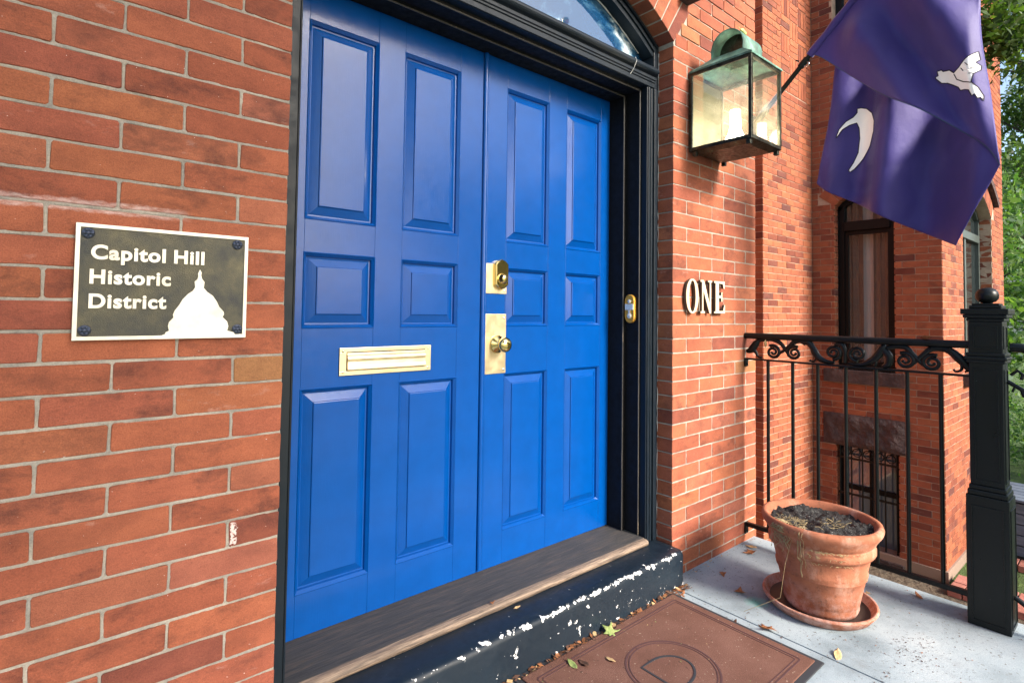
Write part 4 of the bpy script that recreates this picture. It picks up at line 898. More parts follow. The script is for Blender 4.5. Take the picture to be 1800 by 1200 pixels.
for k in range(40):
    a = R(rg.gauss(240, 20)); r_ = rg.uniform(.04, .12); p = Vector((r_*math.cos(a), r_*math.sin(a), .350+rg.uniform(0, .006))); q_ = p+Vector((rg.uniform(-.02, .02), rg.uniform(-.02, .02), rg.uniform(0, .01))); mb.tube([p, q_], .0008, 4)
for k in range(1):      # thin strands reaching the floor left of the pot
    p = Vector((-.19, .05+rg.uniform(-.03, .03), .33)); mb.tube([p, p+Vector((-.03, .02, -.12)), p+Vector((-.045+rg.uniform(-.03, .01), .03, -.25)), Vector((-.22-rg.uniform(0, .09), .12+rg.uniform(-.06, .08), -.008))], .0007, 4)
o = mb.build('dried_roots', M_root, pt); tag(o, kind='stuff')
sc = thing('saucer', 'round terracotta saucer on the concrete under the flower pot', 'saucer', (2.490, -.512, LZ+.001))
mb = MB(); mb.lathe([(.172, 0), (.190, .004), (.203, .022), (.209, .030), (.2125, .036), (.2105, .042), (.203, .043), (.198, .036), (.186, .016), (.175, .011), (0, .010)], n=72); mb.build('saucer_dish', M_terra, sc)
mb = MB(); mb.lathe([(.183, .0155), (.176, .0125), (0, .0118)], n=60); mb.build('dirt_film', mat('damp_dirt', (.03, .02, .016), .5), sc)

# ------------------------------------------------------------------ door mat
M_mat = mat('brown_rubber_and_fibre_mat', (.23, .105, .07), .95, spec=.1); n = N(M_mat); v = n.coord()
c = n.ramp(n.noise(v, 5, 5, .6), [(.3, (.19, .090, .066)), (.7, (.28, .145, .11))]); c = n.mix(.7, c, n.ramp(n.noise(v, 330, 3, .8), [(.25, .25), (.75, 1)]), 'MULTIPLY')
g = n.noise(v, 120, 2, .5); c = n.mix(n.ramp(g, [(.71, 0), (.74, .7)]), c, (.55, .45, .35)); g = n.noise(v, 34, 4, .6); c = n.mix(n.ramp(g, [(.66, 0), (.71, .7)]), c, (.05, .03, .025)); n.color(c); n.bump(n.noise(v, 260, 4, .8), 1, .005)
M_rub = mat('dark_rubber', (.022, .024, .030), .8); M_groove = mat('dark_groove', (.07, .028, .028), .95)
dm = thing('doormat', 'brown doormat with a circled letter D lying before the blue doors', 'doormat', (1.645, -.375, LZ+.001)); MW, MH = .425, .285
mb = MB(); mb.box(-MW-.022, MW+.022, -MH-.022, MH+.022, 0, .006, .002); mb.build('rubber_backing', M_rub, dm)
mb = MB(); mb.box(-MW, MW, -MH, MH, .0062, .0115, .0025); mb.build('fibre_pile', M_mat, dm)
mb = MB()
def strip(pts, w_, z, close=True):
    n_ = len(pts); vs = []
    for i, p in enumerate(pts):
        a = Vector(pts[i-1] if (close or i > 0) else pts[i]); b = Vector(pts[(i+1) % n_] if (close or i < n_-1) else pts[i]); t = (b-a).normalized(); nr = Vector((-t.y, t.x))*w_/2
        vs += [(p[0]+nr.x, p[1]+nr.y, z), (p[0]-nr.x, p[1]-nr.y, z), (p[0]-nr.x, p[1]-nr.y, z-.003), (p[0]+nr.x, p[1]+nr.y, z-.003)]
    fs = []
    for i in range(n_ if close else n_-1):
        j = (i+1) % n_
        for k in range(4): fs.append((i*4+k, i*4+(k+1) % 4, j*4+(k+1) % 4, j*4+k))
    mb.add(vs, fs)
def rrect(w_, h_, r_): return [(sx*(w_-r_)+r_*math.cos(a), sy*(h_-r_)+r_*math.sin(a)) for sx, sy, a0 in ((1, 1, 0), (-1, 1, 90), (-1, -1, 180), (1, -1, 270)) for a in [R(a0+15*i) for i in range(7)]]
strip(rrect(MW-.034, MH-.034, .012), .005, .0128); strip(rrect(MW-.046, MH-.046, .010), .003, .0128)
strip([(.158*math.cos(2*pi*i/60), .152*math.sin(2*pi*i/60)) for i in range(60)], .0065, .0128); strip([(.147*math.cos(2*pi*i/60), .141*math.sin(2*pi*i/60)) for i in range(60)], .004, .0128)
mb.build('border_lines', M_groove, dm)
mb = MB(); D_ = [(-.078, .070), (-.078, -.075)]+[(-.02+.095*math.sin(a), -.0025-.0725*math.cos(a)) for a in [pi*i/22 for i in range(23)]]
strip(D_, .008, .0134); mb.build('letter_mark', M_rub, dm)

# ------------------------------------------------------------------ fallen leaves, litter
M_leafs = []
for nm, ca, cb in (('brown_leaf', (.20, .075, .03), (.30, .13, .06)), ('tan_leaf', (.45, .30, .14), (.60, .42, .22)), ('green_leaf', (.16, .24, .07), (.33, .36, .14)), ('dark_leaf', (.06, .035, .025), (.12, .06, .04))):
    m_ = mat(nm, ca, .8, spec=.2); n = N(m_); v = n.coord(); n.color(n.ramp(n.noise(v, 60, 4, .6), [(.35, ca), (.7, cb)])); M_leafs.append(m_)
def leaf_mesh(seed, size, lobes, curl, mt):
    rg = random.Random(seed); pts = []
    if lobes:
        for i in range(lobes*2+1):
            t = i/(lobes*2); a = R(-150+300*t); r_ = (1 if i % 2 else .42)*(.75+.25*math.cos(a))*rg.uniform(.85, 1.1); pts.append((r_*math.cos(a), r_*math.sin(a)*.8))
        pts.append((-.35, 0))
    else: pts = [(1, 0), (.6, .25), (0, .36), (-.6, .22), (-1, 0), (-.6, -.22), (0, -.36), (.6, -.25)]
    me = poly_mesh('leaf', [(a*size, b*size, 0) for a, b in pts], 2)
    ax = rg.uniform(0, 3); 
    for v_ in me.vertices:
        x, y = v_.co.x/size, v_.co.y/size; q_ = x*math.cos(ax)+y*math.sin(ax); v_.co.z = size*(curl*(q_*q_)+.12*noise.noise(Vector((x*2, y*2, seed)))+.05*abs(y))
    me.materials.append(mt); bmz = bmesh.new(); bmz.from_mesh(me); bmesh.ops.solidify(bmz, geom=bmz.faces[:], thickness=.0005); bmz.to_mesh(me); bmz.free()
    for p in me.polygons: p.use_smooth = True
    return me
LV = [  # x, y, size, lobes, curl, material, label
 (2.760, -.090, .034, 4, .55, 0, 'curled brown leaf lying at the foot of the brick pier beside the railing'),
 (2.820, -.060, .022, 0, .5, 1, 'pale tan leaf in the corner where pier and railing meet'),
 (2.330, -.249, .028, 3, .75, 0, 'curled reddish leaf beside the green paint spill'),
 (2.150, -.462, .036, 3, .60, 0, 'brown oak leaf with raised tips at the right edge of the doormat'),
 (1.640, -.110, .034, 5, .10, 2, 'green lobed leaf at the back edge of the doormat'),
 (1.515, -.215, .014, 0, .3, 1, 'small pale leaf on the doormat above the circle'),
 (1.430, -.170, .018, 0, .3, 3, 'small dark leaf on the left part of the doormat'),
 (1.395, -.150, .016, 0, .3, 2, 'small greyish green leaf on the left part of the doormat'),
 (2.178, -.694, .020, 0, .4, 1, 'pale tan leaf off the near corner of the doormat'),
 (2.430, -.120, .018, 3, .5, 0, 'small brown leaf at the base of the brick pier, near the doorstep'),
 (2.900, -.760, .016, 0, .3, 0, 'small brown leaf near the outer edge of the concrete'),
 (2.760, -.610, .016, 3, .4, 1, 'small tan leaf on bare concrete behind the saucer'),
 (2.080, -.360, .014, 0, .4, 3, 'tiny dark leaf just off the right edge of the doormat'),
]
for i, (x, y, s_, lb, cu_, mi, lab) in enumerate(LV):
    o = link('fallen_leaf', leaf_mesh(i*7+2, s_*1.75, lb, cu_, M_leafs[mi])); zf = LZ+.003 if not (1.2 < x < 2.075 and y > -.67) or y > -.08 else LZ+.0145
    o.location = (x, y, zf+.002); o.rotation_euler = (rnd.uniform(-.25, .25), rnd.uniform(-.25, .25), rnd.uniform(0, 6)); tag(o, lab, 'leaf', 'fallen leaves on the landing')
o = link('fallen_leaf', leaf_mesh(99, .016, 0, .4, M_leafs[1])); o.location = (1.30, .03, -1.054); tag(o, 'pale curled leaf lying on the dark doorstep', 'leaf', 'fallen leaves on the landing')
o = link('fallen_leaf', leaf_mesh(98, .018, 3, .5, M_leafs[0])); o.location = (1.22, .072, -1.030); tag(o, 'brown leaf on the worn edge of the wooden threshold', 'leaf', 'fallen leaves on the landing')
o = link('fallen_leaf', leaf_mesh(97, .022, 0, .3, M_leafs[1])); o.location = (RX-.02, -.118, -.165); o.rotation_euler = (0, R(80), R(20)); tag(o, 'pale narrow leaf caught under the top rail', 'leaf', 'leaves caught in the railing')
o = link('fallen_leaf', leaf_mesh(96, .026, 0, .3, M_leafs[0])); o.location = (RX-.004, -.80, -.100); o.rotation_euler = (R(50), R(10), R(60)); tag(o, 'thin reddish leaf stuck on the top rail near the newel post', 'leaf', 'leaves caught in the railing')
mbs = [MB() for _ in range(4)]; rg = random.Random(11)
def bit(x, y, z, s_, k):
    a = rg.uniform(0, 6.3); tx, ty = rg.uniform(-.5, .5), rg.uniform(-.5, .5); w_ = s_*rg.uniform(.25, .6)
    q_ = [(s_, 0), (0, w_), (-s_, 0), (0, -w_)]; mbs[k].add([(x+p*math.cos(a)-r_*math.sin(a), y+p*math.sin(a)+r_*math.cos(a), z+p*tx+r_*ty+s_*.35) for p, r_ in q_], [(0, 1, 2, 3)])
for i in range(280):     # litter gathered between step and mat
    x = rg.uniform(.9, 2.20); bit(x, -.072-abs(rg.gauss(0, .010)), LZ+.002+rg.uniform(0, .008), rg.uniform(.004, .018), rg.choice((0, 0, 1, 3, 3, 3, 0)))
for i in range(60): bit(rg.gauss(2.12, .04), rg.gauss(-.095, .012), LZ+.003, rg.uniform(.004, .012), rg.choice((0, 3)))
for i in range(90): bit(rg.uniform(1.2, 2.08), rg.uniform(-.66, -.09), LZ+.0125, rg.uniform(.0015, .004), rg.choice((0, 1, 3, 2)))
for i in range(260): bit(rg.uniform(2.1, 2.95), rg.uniform(-1.1, -.02), LZ+.0005, rg.uniform(.0015, .005), rg.choice((0, 3, 3, 3)))
for i in range(150): bit(rg.gauss(2.42, .10), rg.gauss(-.86, .05), LZ+.0005, rg.uniform(.0015, .005), 3)
for i in range(60): bit(2.30+rg.uniform(0, .65), -.012-abs(rg.gauss(0, .012)), LZ+.001, rg.uniform(.002, .007), rg.choice((0, 1, 3)))
for i in range(4): 
    o = mbs[i].build('leaf_litter', M_leafs[i]); tag(o, 'scattered crumbs of dry leaf on mat, concrete and along the doorstep', 'leaf litter', kind='stuff')

# ------------------------------------------------------------------ far brickwork: recessed wall and bay
def spans_clip(js, holes):
    """js: (centre, length) spans of one course; holes: (a, b) intervals to leave open"""
    out = []
    for (c_, L) in js:
        segs = [(c_-L/2, c_+L/2)]
        for (a, b) in holes:
            ns = []
            for (p, q_) in segs:
                if b <= p or a >= q_: ns.append((p, q_)); continue
                if a-p > .02: ns.append((p, a-.003))
                if q_-b > .02: ns.append((b+.003, q_))
            segs = ns
        out += [((p+q_)/2, q_-p) for p, q_ in segs if q_-p > .018]
    return out
def arc_hole(c0, half, spring, rise, extra=0.0):
    Rr = (half*half+rise*rise)/(2*rise)
    def f(z):
        zt_ = spring+rise
        if z <= spring: return (c0-half, c0+half)
        d = z-(zt_-Rr); Re_ = Rr+extra
        if d >= Re_: return None
        w_ = math.sqrt(Re_*Re_-d*d); w_ = min(w_, (half+extra*.75) if extra else half); return (c0-w_, c0+w_)
    return f, Rr
def wall_panel(parent, name, s0, s1, z0, z1, hole, mp, m_, t=.25):
    """mortar face with one opening; hole = (a, b, zlo, spring, rise) ; mp maps (s, z, depth) to space"""
    mb = MB()
    def quad(pts, d=.005): mb.add([mp(s_, z, d) for s_, z in pts], [tuple(range(len(pts)))])
    if hole is None: quad([(s0, z0), (s1, z0), (s1, z1), (s0, z1)]); mb.build(name, m_, parent); return
    a, b, zl, sp_z, rise = hole[:5]
    quad([(s0, z0), (s1, z0), (s1, zl), (s0, zl)]); quad([(s0, zl), (a, zl), (a, sp_z), (s0, sp_z)]); quad([(b, zl), (s1, zl), (s1, sp_z), (b, sp_z)])
    ht = sp_z+rise+.02
    if rise > 0:
        half = (b-a)/2; c0 = (a+b)/2; Rr = (half*half+rise*rise)/(2*rise); zc = sp_z+rise-Rr; K = 16; xs = [a+(b-a)*i/K for i in range(K+1)]; ys = [zc+math.sqrt(max(Rr*Rr-(x-c0)**2, 0)) for x in xs]
        quad([(s0, sp_z), (a, sp_z), (a, ht), (s0, ht)]); quad([(b, sp_z), (s1, sp_z), (s1, ht), (b, ht)])
        for i in range(K): quad([(xs[i], ys[i]), (xs[i+1], ys[i+1]), (xs[i+1], ht), (xs[i], ht)])
        for i in range(K): mb.add([mp(xs[i], ys[i], .005), mp(xs[i+1], ys[i+1], .005), mp(xs[i+1], ys[i+1], t), mp(xs[i], ys[i], t)], [(0, 1, 2, 3)])
    else:
        ht = sp_z; mb.add([mp(a, sp_z, .005), mp(b, sp_z, .005), mp(b, sp_z, t), mp(a, sp_z, t)], [(0, 1, 2, 3)])
    quad([(s0, ht), (s1, ht), (s1, z1), (s0, z1)])
    for x in (a, b): mb.add([mp(x, zl, .005), mp(x, sp_z, .005), mp(x, sp_z, t), mp(x, zl, t)], [(0, 1, 2, 3)])
    mb.add([mp(a, zl, .005), mp(b, zl, .005), mp(b, zl, t), mp(a, zl, t)], [(0, 1, 2, 3)])
    mb.build(name, m_, parent)
def voussoirs(parent, c0, half, spring, rise, th, nv, mp_obj, m_, as_parts=True, depth=.10):
    Rr = (half*half+rise*rise)/(2*rise); zc = spring+rise-Rr; ta = math.asin(half/Rr); st_ = MB()
    for i in range(nv):
        t0 = -ta+2*ta*(i+.5)/nv; dt = ta/nv; hi = Rr*dt-.003; ho = (Rr+th)*dt-.003; h2 = th/2-.002
        g = brick_geo(2*ho, 2*h2, rnd, depth, quad=[(-hi, -h2), (hi, -h2), (ho, h2), (-ho, h2)])
        me = g.mesh('brick'); me.materials.append(m_); o = link('brick', me, None, parent)
        s_ = c0+(Rr+th/2)*math.sin(t0); z = zc+(Rr+th/2)*math.cos(t0); loc, rz = mp_obj(s_, z); o.rotation_mode = 'XYZ'
        o.matrix_local = Matrix.Translation(loc) @ Matrix.Rotation(rz, 4, 'Z') @ Matrix.Rotation(t0, 4, 'Y')

RY = 1.024; RX0 = 5.26; BX = 6.40; BY = -.128
rw = thing('recessed_brick_wall', 'tall narrow red brick wall standing back between the pier and the bay, with basketweave bricks above', 'brick wall')
mb = MB(); mb.box(RX0+.004, BX+.2, RY+.005, RY+.5, GZ, 4.4); mb.box(3.0, RX0+.0035, 1.30, 1.5, GZ, 4.4); mb.build('mortar', M_mortar_far, rw)
sp_ = []; vert = []
bz0, bx0 = 2.30, 5.66
for k in range(-37, 66):
    z = zrow(k); holes = []
    if z > bz0 and z < 4.2: holes = [(bx0, bx0+.615)]
    for (cx, L) in spans_clip(course_joints(RX0, BX, RX0, .2035, k % 2 == 1), holes): sp_.append((cx, z, L))
row = 0; z = bz0
while z < 4.15:
    for c_ in range(3):
        xa = bx0+.003+c_*.205
        if (row+c_) % 2 == 0:
            for q_ in range(3): vert.append((xa+.034+.0667*q_, z+.098))
        else:
            for q_ in range(3): sp_.append((xa+.1, z+.033+.0655*q_, .196))
    row += 1; z += .1965
for (x, z) in vert:
    o = link('brick', brick_mesh(.190, .058, .014, M_brick_far), None, rw); o.location = (x, RY, z); o.rotation_euler = (0, R(90), 0)
lay(rw, sp_, M_brick_far, 240, lambda s_: abs(s_[1]-.4)+(9 if s_[1] > 2.9 else 0), 0, lambda x, z: (x, RY, z))
sd_ = MB()
for k in range(-37, 66):
    for (c_, L) in course_joints(-1.30, -RY-.0, -RY, .21, k % 2 == 0): brick_geo(L, P-.0060, rnd, .012, mb=sd_, pos=(RX0, -c_, zrow(k)), rot=R(-90))
for k in range(-37, 66):
    for (c_, L) in course_joints(3.0, RX0, RX0, .21, k % 2 == 0): brick_geo(L, P-.0060, rnd, .012, mb=sd_, pos=(c_, 1.296, zrow(k)))
tag(sd_.build('brickwork', M_brick_far, rw), kind='stuff')

bay = thing('bay_window_wall', 'projecting red brick bay beyond the railing, with tall windows and brownstone trim', 'bay window', (BX, BY, GZ)); bo = Vector((-BX, -BY, -GZ))
mps = lambda s_, z, d: (BX+d-BX, -s_-BY, z-GZ)          # side face, s runs towards the street
mpf = lambda s_, z, d: (s_-BX, BY+d-BY, z-GZ)           # front face
# side face, split at the stone band between the storeys
W1 = (-.796, -.261, -.577, 1.150, .13); W0 = (-.79, -.24, -2.41, -1.335, 0)
wall_panel(bay, 'side_mortar', -RY, -BY-.005, GZ, -1.05, (-.804, -.226, -2.41, -1.335, 0), mps, M_mortar_far); wall_panel(bay, 'side_mortar', -RY, -BY-.005, -1.0501, 2.9, (-.81, -.247, -.577, 1.150, .14), mps, M_mortar_far)
wall_panel(bay, 'side_mortar', -RY, -BY-.005, 2.9001, 6.0, (-.81, -.25, 3.05, 4.6, .13), mps, M_mortar_far)
f1, R1 = arc_hole(-.5285, .2675, 1.150, .13, .215)
sp_ = []
for k in range(-37, 92):
    z = zrow(k); h = []
    if -2.43 < z < -1.04: h.append((-.79, -.24))
    if -1.375 < z < -1.035: h.append((-.915, -.145))
    if -.715 < z < -.56: h.append((-.90, -.16))
    if -.577 < z < 1.150: h.append((-.796, -.261))
    elif 1.150 <= z < 1.55:
        r_ = f1(z)
        if r_: h.append(r_)
    if 3.05 < z < 4.6: h.append((-.81, -.25))
    for (c_, L) in spans_clip(course_joints(-RY, -BY, -BY, .2135, k % 2 == 1), h): sp_.append((c_, z, L))
lay(bay, sp_, M_brick_far, 275, lambda s_: abs(s_[1]+.3)-.3*s_[0]+(5 if s_[1] > 1.3 else 0), R(-90), lambda s_, z: mps(s_, z, 0), depth=.10)
voussoirs(bay, -.5285, .2675, 1.150, .13, .20, 9, lambda s_, z: (Vector(mps(s_, z, 0)), R(-90)), M_brick_far)
# front face
W2 = (7.23, 8.73, -.60, 1.18, .24)
wall_panel(bay, 'front_mortar', BX+.005, 9.45, GZ, 2.9, W2, mpf, M_mortar_far); wall_panel(bay, 'front_mortar', BX+.005, 9.45, 2.9001, 6.0, None, mpf, M_mortar_far)
f2, R2 = arc_hole(7.98, .75, 1.18, .24, .21)
stb = MB()
for k in range(-37, 92):
    z = zrow(k); h = []
    if -.60 < z < 1.18: h.append((7.23, 8.73))
    elif 1.18 <= z < 1.66:
        r_ = f2(z)
        if r_: h.append(r_)
    for (c_, L) in spans_clip(course_joints(BX, 9.45, BX, .2135, k % 2 == 0), h):
        dpt = .10 if False else .012
        brick_geo(L, P-.0060, rnd, dpt, mb=stb, pos=mpf(c_, z, 0))
    if -.60 < z < 1.18:      # brick ends inside the window reveal
        for (c_, L) in ((.065, .115),): brick_geo(L, P-.0060, rnd, .012, mb=stb, pos=mpf(8.73, z, .065), rot=R(-90))
for k in range(-37, 92):
    for (c_, L) in course_joints(BY, 1.0, BY, .2135, k % 2 == 0): brick_geo(L, P-.0060, rnd, .012, mb=stb, pos=mpf(9.455, zrow(k), c_-BY), rot=R(90))
tag(stb.build('brickwork', M_brick_far, bay), kind='stuff')
mb = MB(); mb.box(9.25-BX, 9.45-BX, .02, 1.1, 0, 8.4); mb.box(BX+.3-BX, 9.4-BX, 1.12, 1.16, 0, 8.4); mb.box(-.0+.26, 3.0, .05, 1.1, 8.38, 8.45); mb.box(.26, 3.0, .3, 1.1, 1.42, 1.46); mb.build('inner_core', M_mortar_far, bay)
voussoirs(bay, 7.98, .75, 1.18, .24, .20, 26, lambda s_, z: (Vector(mpf(s_, z, 0)), 0), M_brick_far)
# stone trim
def rough_stone(x0, x1, y0, y1, z0, z1, name, rough_face, amp=.02, nseg=(26, 12)):
    mb = MB(); vs = []; A, B = nseg
    for j in range(B+1):
        for i in range(A+1):
            u, v_ = i/A, j/B; e_ = min(u, 1-u, v_, 1-v_); k = min(1, e_*8)
            if rough_face == 'x': y = y0+(y1-y0)*u; z = z0+(z1-z0)*v_; d = k*(.012+amp*(.5+noise.noise(Vector((y*7, z*7, 2)))+.5*noise.noise(Vector((y*19, z*19, 4))))); vs.append((x0-d, y, z))
            else: x = x0+(x1-x0)*u; z = z0+(z1-z0)*v_; d = k*(.012+amp*(.5+noise.noise(Vector((x*7, z*7, 2))))); vs.append((x, y0-d, z))
    mb.add(vs, [(j*(A+1)+i, j*(A+1)+i+1, (j+1)*(A+1)+i+1, (j+1)*(A+1)+i) for j in range(B) for i in range(A)])
    mb.box(x0+.0005, x1, y0+.0005, y1, z0, z1); o = mb.build(name, M_brown, bay)
    for v_ in o.data.vertices: v_.co += bo
    return o
rough_stone(BX-.012, BX+.1, .145, .913, -1.365, -1.038, 'basement_lintel', 'x', .03)
def bpart(mb, name, m_, par=bay):
    o = mb.build(name, m_, par)
    for v_ in o.data.vertices: v_.co += bo
    return o
mb = MB(); mb.box(BX-.045, BX+.11, .165, .90, -.712, -.577, .006); bpart(mb, 'window_sill', M_brown)
mb = MB(); mb.box(7.15, 8.81, BY-.05, BY+.1, -.72, -.60, .006); bpart(mb, 'window_sill', M_brown)
mb = MB(); mb.box(BX-.04, BX+.1, .20, .82, -2.45, -2.412, .004); bpart(mb, 'basement_sill', M_brown)
mb = MB(); Rr = R2+.215; zc = 1.18+.24-R2; rings = []
for i in range(29):
    t = R(-37+74*i/28); rings.append([(7.98+r_*math.sin(t), BY+y, zc+r_*math.cos(t)) for r_, y in ((Rr, .01), (Rr, -.05), (Rr+.075, -.05), (Rr+.075, .01))])
mb.add([p for r_ in rings for p in r_], [(i*4+k, i*4+(k+1) % 4, (i+1)*4+(k+1) % 4, (i+1)*4+k) for i in range(28) for k in range(4)]); mb.add(rings[0], [(0, 1, 2, 3)]); mb.add(rings[-1], [(3, 2, 1, 0)]); bpart(mb, 'hood_mould', M_brown)
# side window: frame, sashes, glass, curtains, dark room
M_wf = mat('black_window_frame', (.004, .004, .004), .5, spec=.2); M_wf2 = mat('dark_green_window_frame', (.05, .065, .06), .35)
M_room = mat('dark_room', (.02, .018, .016), .9)
M_gls = bpy.data.materials.new('window_glass'); M_gls.use_nodes = True; t_ = M_gls.node_tree; t_.nodes.clear()
o_ = t_.nodes.new('ShaderNodeOutputMaterial'); tr = t_.nodes.new('ShaderNodeBsdfTransparent'); gl = t_.nodes.new('ShaderNodeBsdfGlossy'); gl.inputs['Roughness'].default_value = .02; mx = t_.nodes.new('ShaderNodeMixShader'); fr = t_.nodes.new('ShaderNodeFresnel'); fr.inputs[0].default_value = 1.5
t_.links.new(fr.outputs[0], mx.inputs[0]); t_.links.new(tr.outputs[0], mx.inputs[1]); t_.links.new(gl.outputs[0], mx.inputs[2]); t_.links.new(mx.outputs[0], o_.inputs[0])
M_gref = mat('reflecting_window_glass', (.025, .032, .032), .025, spec=1.0, coat=1)
WXs = BX+.11
sw = MB(); y0, y1, z0, z1 = .2615, .7955, -.5765, 1.150
sw.box(WXs, WXs+.08, y0, y0+.055, z0, z1); sw.box(WXs, WXs+.08, y1-.055, y1, z0, z1); sw.box(WXs, WXs+.08, y0+.055, y1-.055, z0, z0+.05); sw.box(WXs-.02, WXs+.08, y0+.0552, y1-.0552, .885, .985, .006)
K = 16; vs = []
zc_ = 1.28-R1
for i in range(K+1):
    y = y0+(y1-y0)*i/K; yo = math.sqrt(max(R1*R1-(y-.5285)**2, 0))+zc_; 
    for z in (yo-.055, yo-.002):
        for x in (WXs, WXs+.08): vs.append((x, y, z))
sw.add(vs, [f for i in range(K) for f in ((i*4, i*4+1, i*4+5, i*4+4), (i*4, i*4+4, i*4+6, i*4+2), (i*4+2, i*4+6, i*4+7, i*4+3))])
win = bpart(sw, 'window', M_wf)
mb = MB(); xs_ = WXs+.02
for (a_, b_) in ((-.526, .883),):
    mb.box(xs_, xs_+.04, .3167, .345, a_, b_); mb.box(xs_, xs_+.04, .712, .7403, a_, b_); mb.box(xs_, xs_+.04, .3451, .7119, a_, a_+.04); mb.box(xs_, xs_+.04, .3451, .7119, b_-.04, b_); xs_ += .003
bpart(mb, 'sash', M_wf, win)
mb = MB(); mb.add([(WXs+.045, .31, -.53), (WXs+.045, .745, -.53), (WXs+.045, .745, 1.24), (WXs+.045, .31, 1.24)], [(0, 1, 2, 3)]); bpart(mb, 'glass', M_gls, win)
M_cur = mat('brown_curtain', (.1, .08, .065), .9); n = N(M_cur); v = n.coord(); n.color(n.mix(.5, (.11, .085, .07), n.ramp(n.noise(n.mapped(v, (1, 60, 220)), 1, 3), [(.3, .5), (.7, 1)]), 'MULTIPLY')); M_sheer = mat('white_sheer_curtain', (.34, .35, .33), .9)
def curtain(y0, y1, x, m_, amp, freq, name='curtain'):
    mb = MB(); K = 60; vs = []
    for i in range(K+1):
        y = y0+(y1-y0)*i/K; xx_ = x+amp*math.sin(y*freq)+amp*.4*math.sin(y*freq*2.3+1); vs += [(xx_, y, -.56), (xx_+amp*.3*math.sin(y*31), y, 1.26)]
    mb.add(vs, [(2*i, 2*i+2, 2*i+3, 2*i+1) for i in range(K)], True); bpart(mb, name, m_, win)
curtain(.20, .505, WXs+.14, M_cur, .012, 95); curtain(.60, .86, WXs+.14, M_cur, .012, 80); curtain(.48, .62, WXs+.17, M_sheer, .006, 60)
mb = MB(); mb.add([(WXs+.45, .1, -.7), (WXs+.45, 1.0, -.7), (WXs+.45, 1.0, 1.4), (WXs+.45, .1, 1.4)], [(0, 1, 2, 3)]); bpart(mb, 'dark_interior', M_room, win)
# basement window with grille
mb = MB(); y0, y1, z0, z1 = .2405, .7895, -2.409, -1.3355; WB = BX+.12
mb.box(WB, WB+.06, y0, y0+.05, z0, z1); mb.box(WB, WB+.06, y1-.05, y1, z0, z1); mb.box(WB, WB+.06, y0+.05, y1-.05, z1-.06, z1); mb.box(WB, WB+.06, y0+.05, y1-.05, z0, z0+.05); mb.box(WB-.005, WB+.055, y0+.05, y1-.05, -1.83, -1.785); mb.box(WB+.005, WB+.045, .505, .525, z0+.05, z1-.06)
bw = bpart(mb, 'basement_window', M_wf)
M_bg = mat('basement_glass', (.06, .10, .14), .06, spec=1, coat=1)
mb = MB(); mb.add([(WB+.03, y0+.05, z0+.05), (WB+.03, y1-.05, z0+.05), (WB+.03, y1-.05, z1-.06), (WB+.03, y0+.05, z1-.06)], [(0, 1, 2, 3)]); bpart(mb, 'glass', M_bg, bw)
mb = MB(); gx = BX+.035
for y in (.262, .362, .462, .562, .662, .768): mb.tube([(gx, y, z0+.02), (gx, y, z1-.02)], .0075, 8)
for z in (z1-.03, z1-.16, -1.86, z0+.05): mb.box(gx-.006, gx+.006, y0+.006, y1-.006, z-.010, z+.010)
for i in range(5):
    cy_ = .312+.1*i; mb.tube([(gx, cy_+.040*math.cos(a), z1-.095+.040*math.sin(a)) for a in [2*pi*k/16 for k in range(17)]], .0055, 6)
bpart(mb, 'window_grille', M_iron, bw)
# front arched window
fw_ = MB(); WF = BY+.115; x0, x1, z0, z1 = 7.2305, 8.7295, -.5995, 1.18
fw_.box(x0, x0+.07, WF, WF+.07, z0, z1); fw_.box(x1-.07, x1, WF, WF+.07, z0, z1); fw_.box(x0+.07, x1-.07, WF-.012, WF+.07, .88, .97, .005); fw_.box(x0+.07, x1-.07, WF, WF+.07, z0, z0+.06)
for xx_ in (7.98,): fw_.box(xx_-.035, xx_+.035, WF+.004, WF+.06, z0+.06, .88)
zc_ = 1.42-R2; vs = []
for i in range(K+1):
    x = x0+(x1-x0)*i/K; zo = math.sqrt(max(R2*R2-(x-7.98)**2, 0))+zc_
    for z in (zo-.07, zo-.002):
        for y in (WF, WF+.07): vs.append((x, y, z))
fw_.add(vs, [f for i in range(K) for f in ((i*4, i*4+1, i*4+5, i*4+4), (i*4, i*4+4, i*4+6, i*4+2), (i*4+2, i*4+6, i*4+7, i*4+3))])
fwin = bpart(fw_, 'window', M_wf2)
mb = MB(); mb.add([(x0, WF+.035, z0), (x1, WF+.035, z0), (x1, WF+.035, 1.40), (x0, WF+.035, 1.40)], [(0, 1, 2, 3)]); bpart(mb, 'glass', M_gref, fwin)
# upper side window
mb = MB(); mb.box(WXs, WXs+.08, .2505, .31, 3.0505, 4.6); mb.box(WXs, WXs+.08, .75, .8095, 3.0505, 4.6); mb.box(WXs, WXs+.08, .31, .75, 3.0505, 3.12); uw = bpart(mb, 'window', M_wf)
mb = MB(); mb.add([(WXs+.04, .3, 3.1), (WXs+.04, .76, 3.1), (WXs+.04, .76, 4.7), (WXs+.04, .3, 4.7)], [(0, 1, 2, 3)]); bpart(mb, 'glass', M_gref, uw)
M_plinth = mat('weathered_plinth', (.24, .17, .13), .9)
mb = MB(); mb.box(BX-.018, 9.47, BY-.018, 1.0, GZ, GZ+.10, .004); bpart(mb, 'plinth', M_plinth)

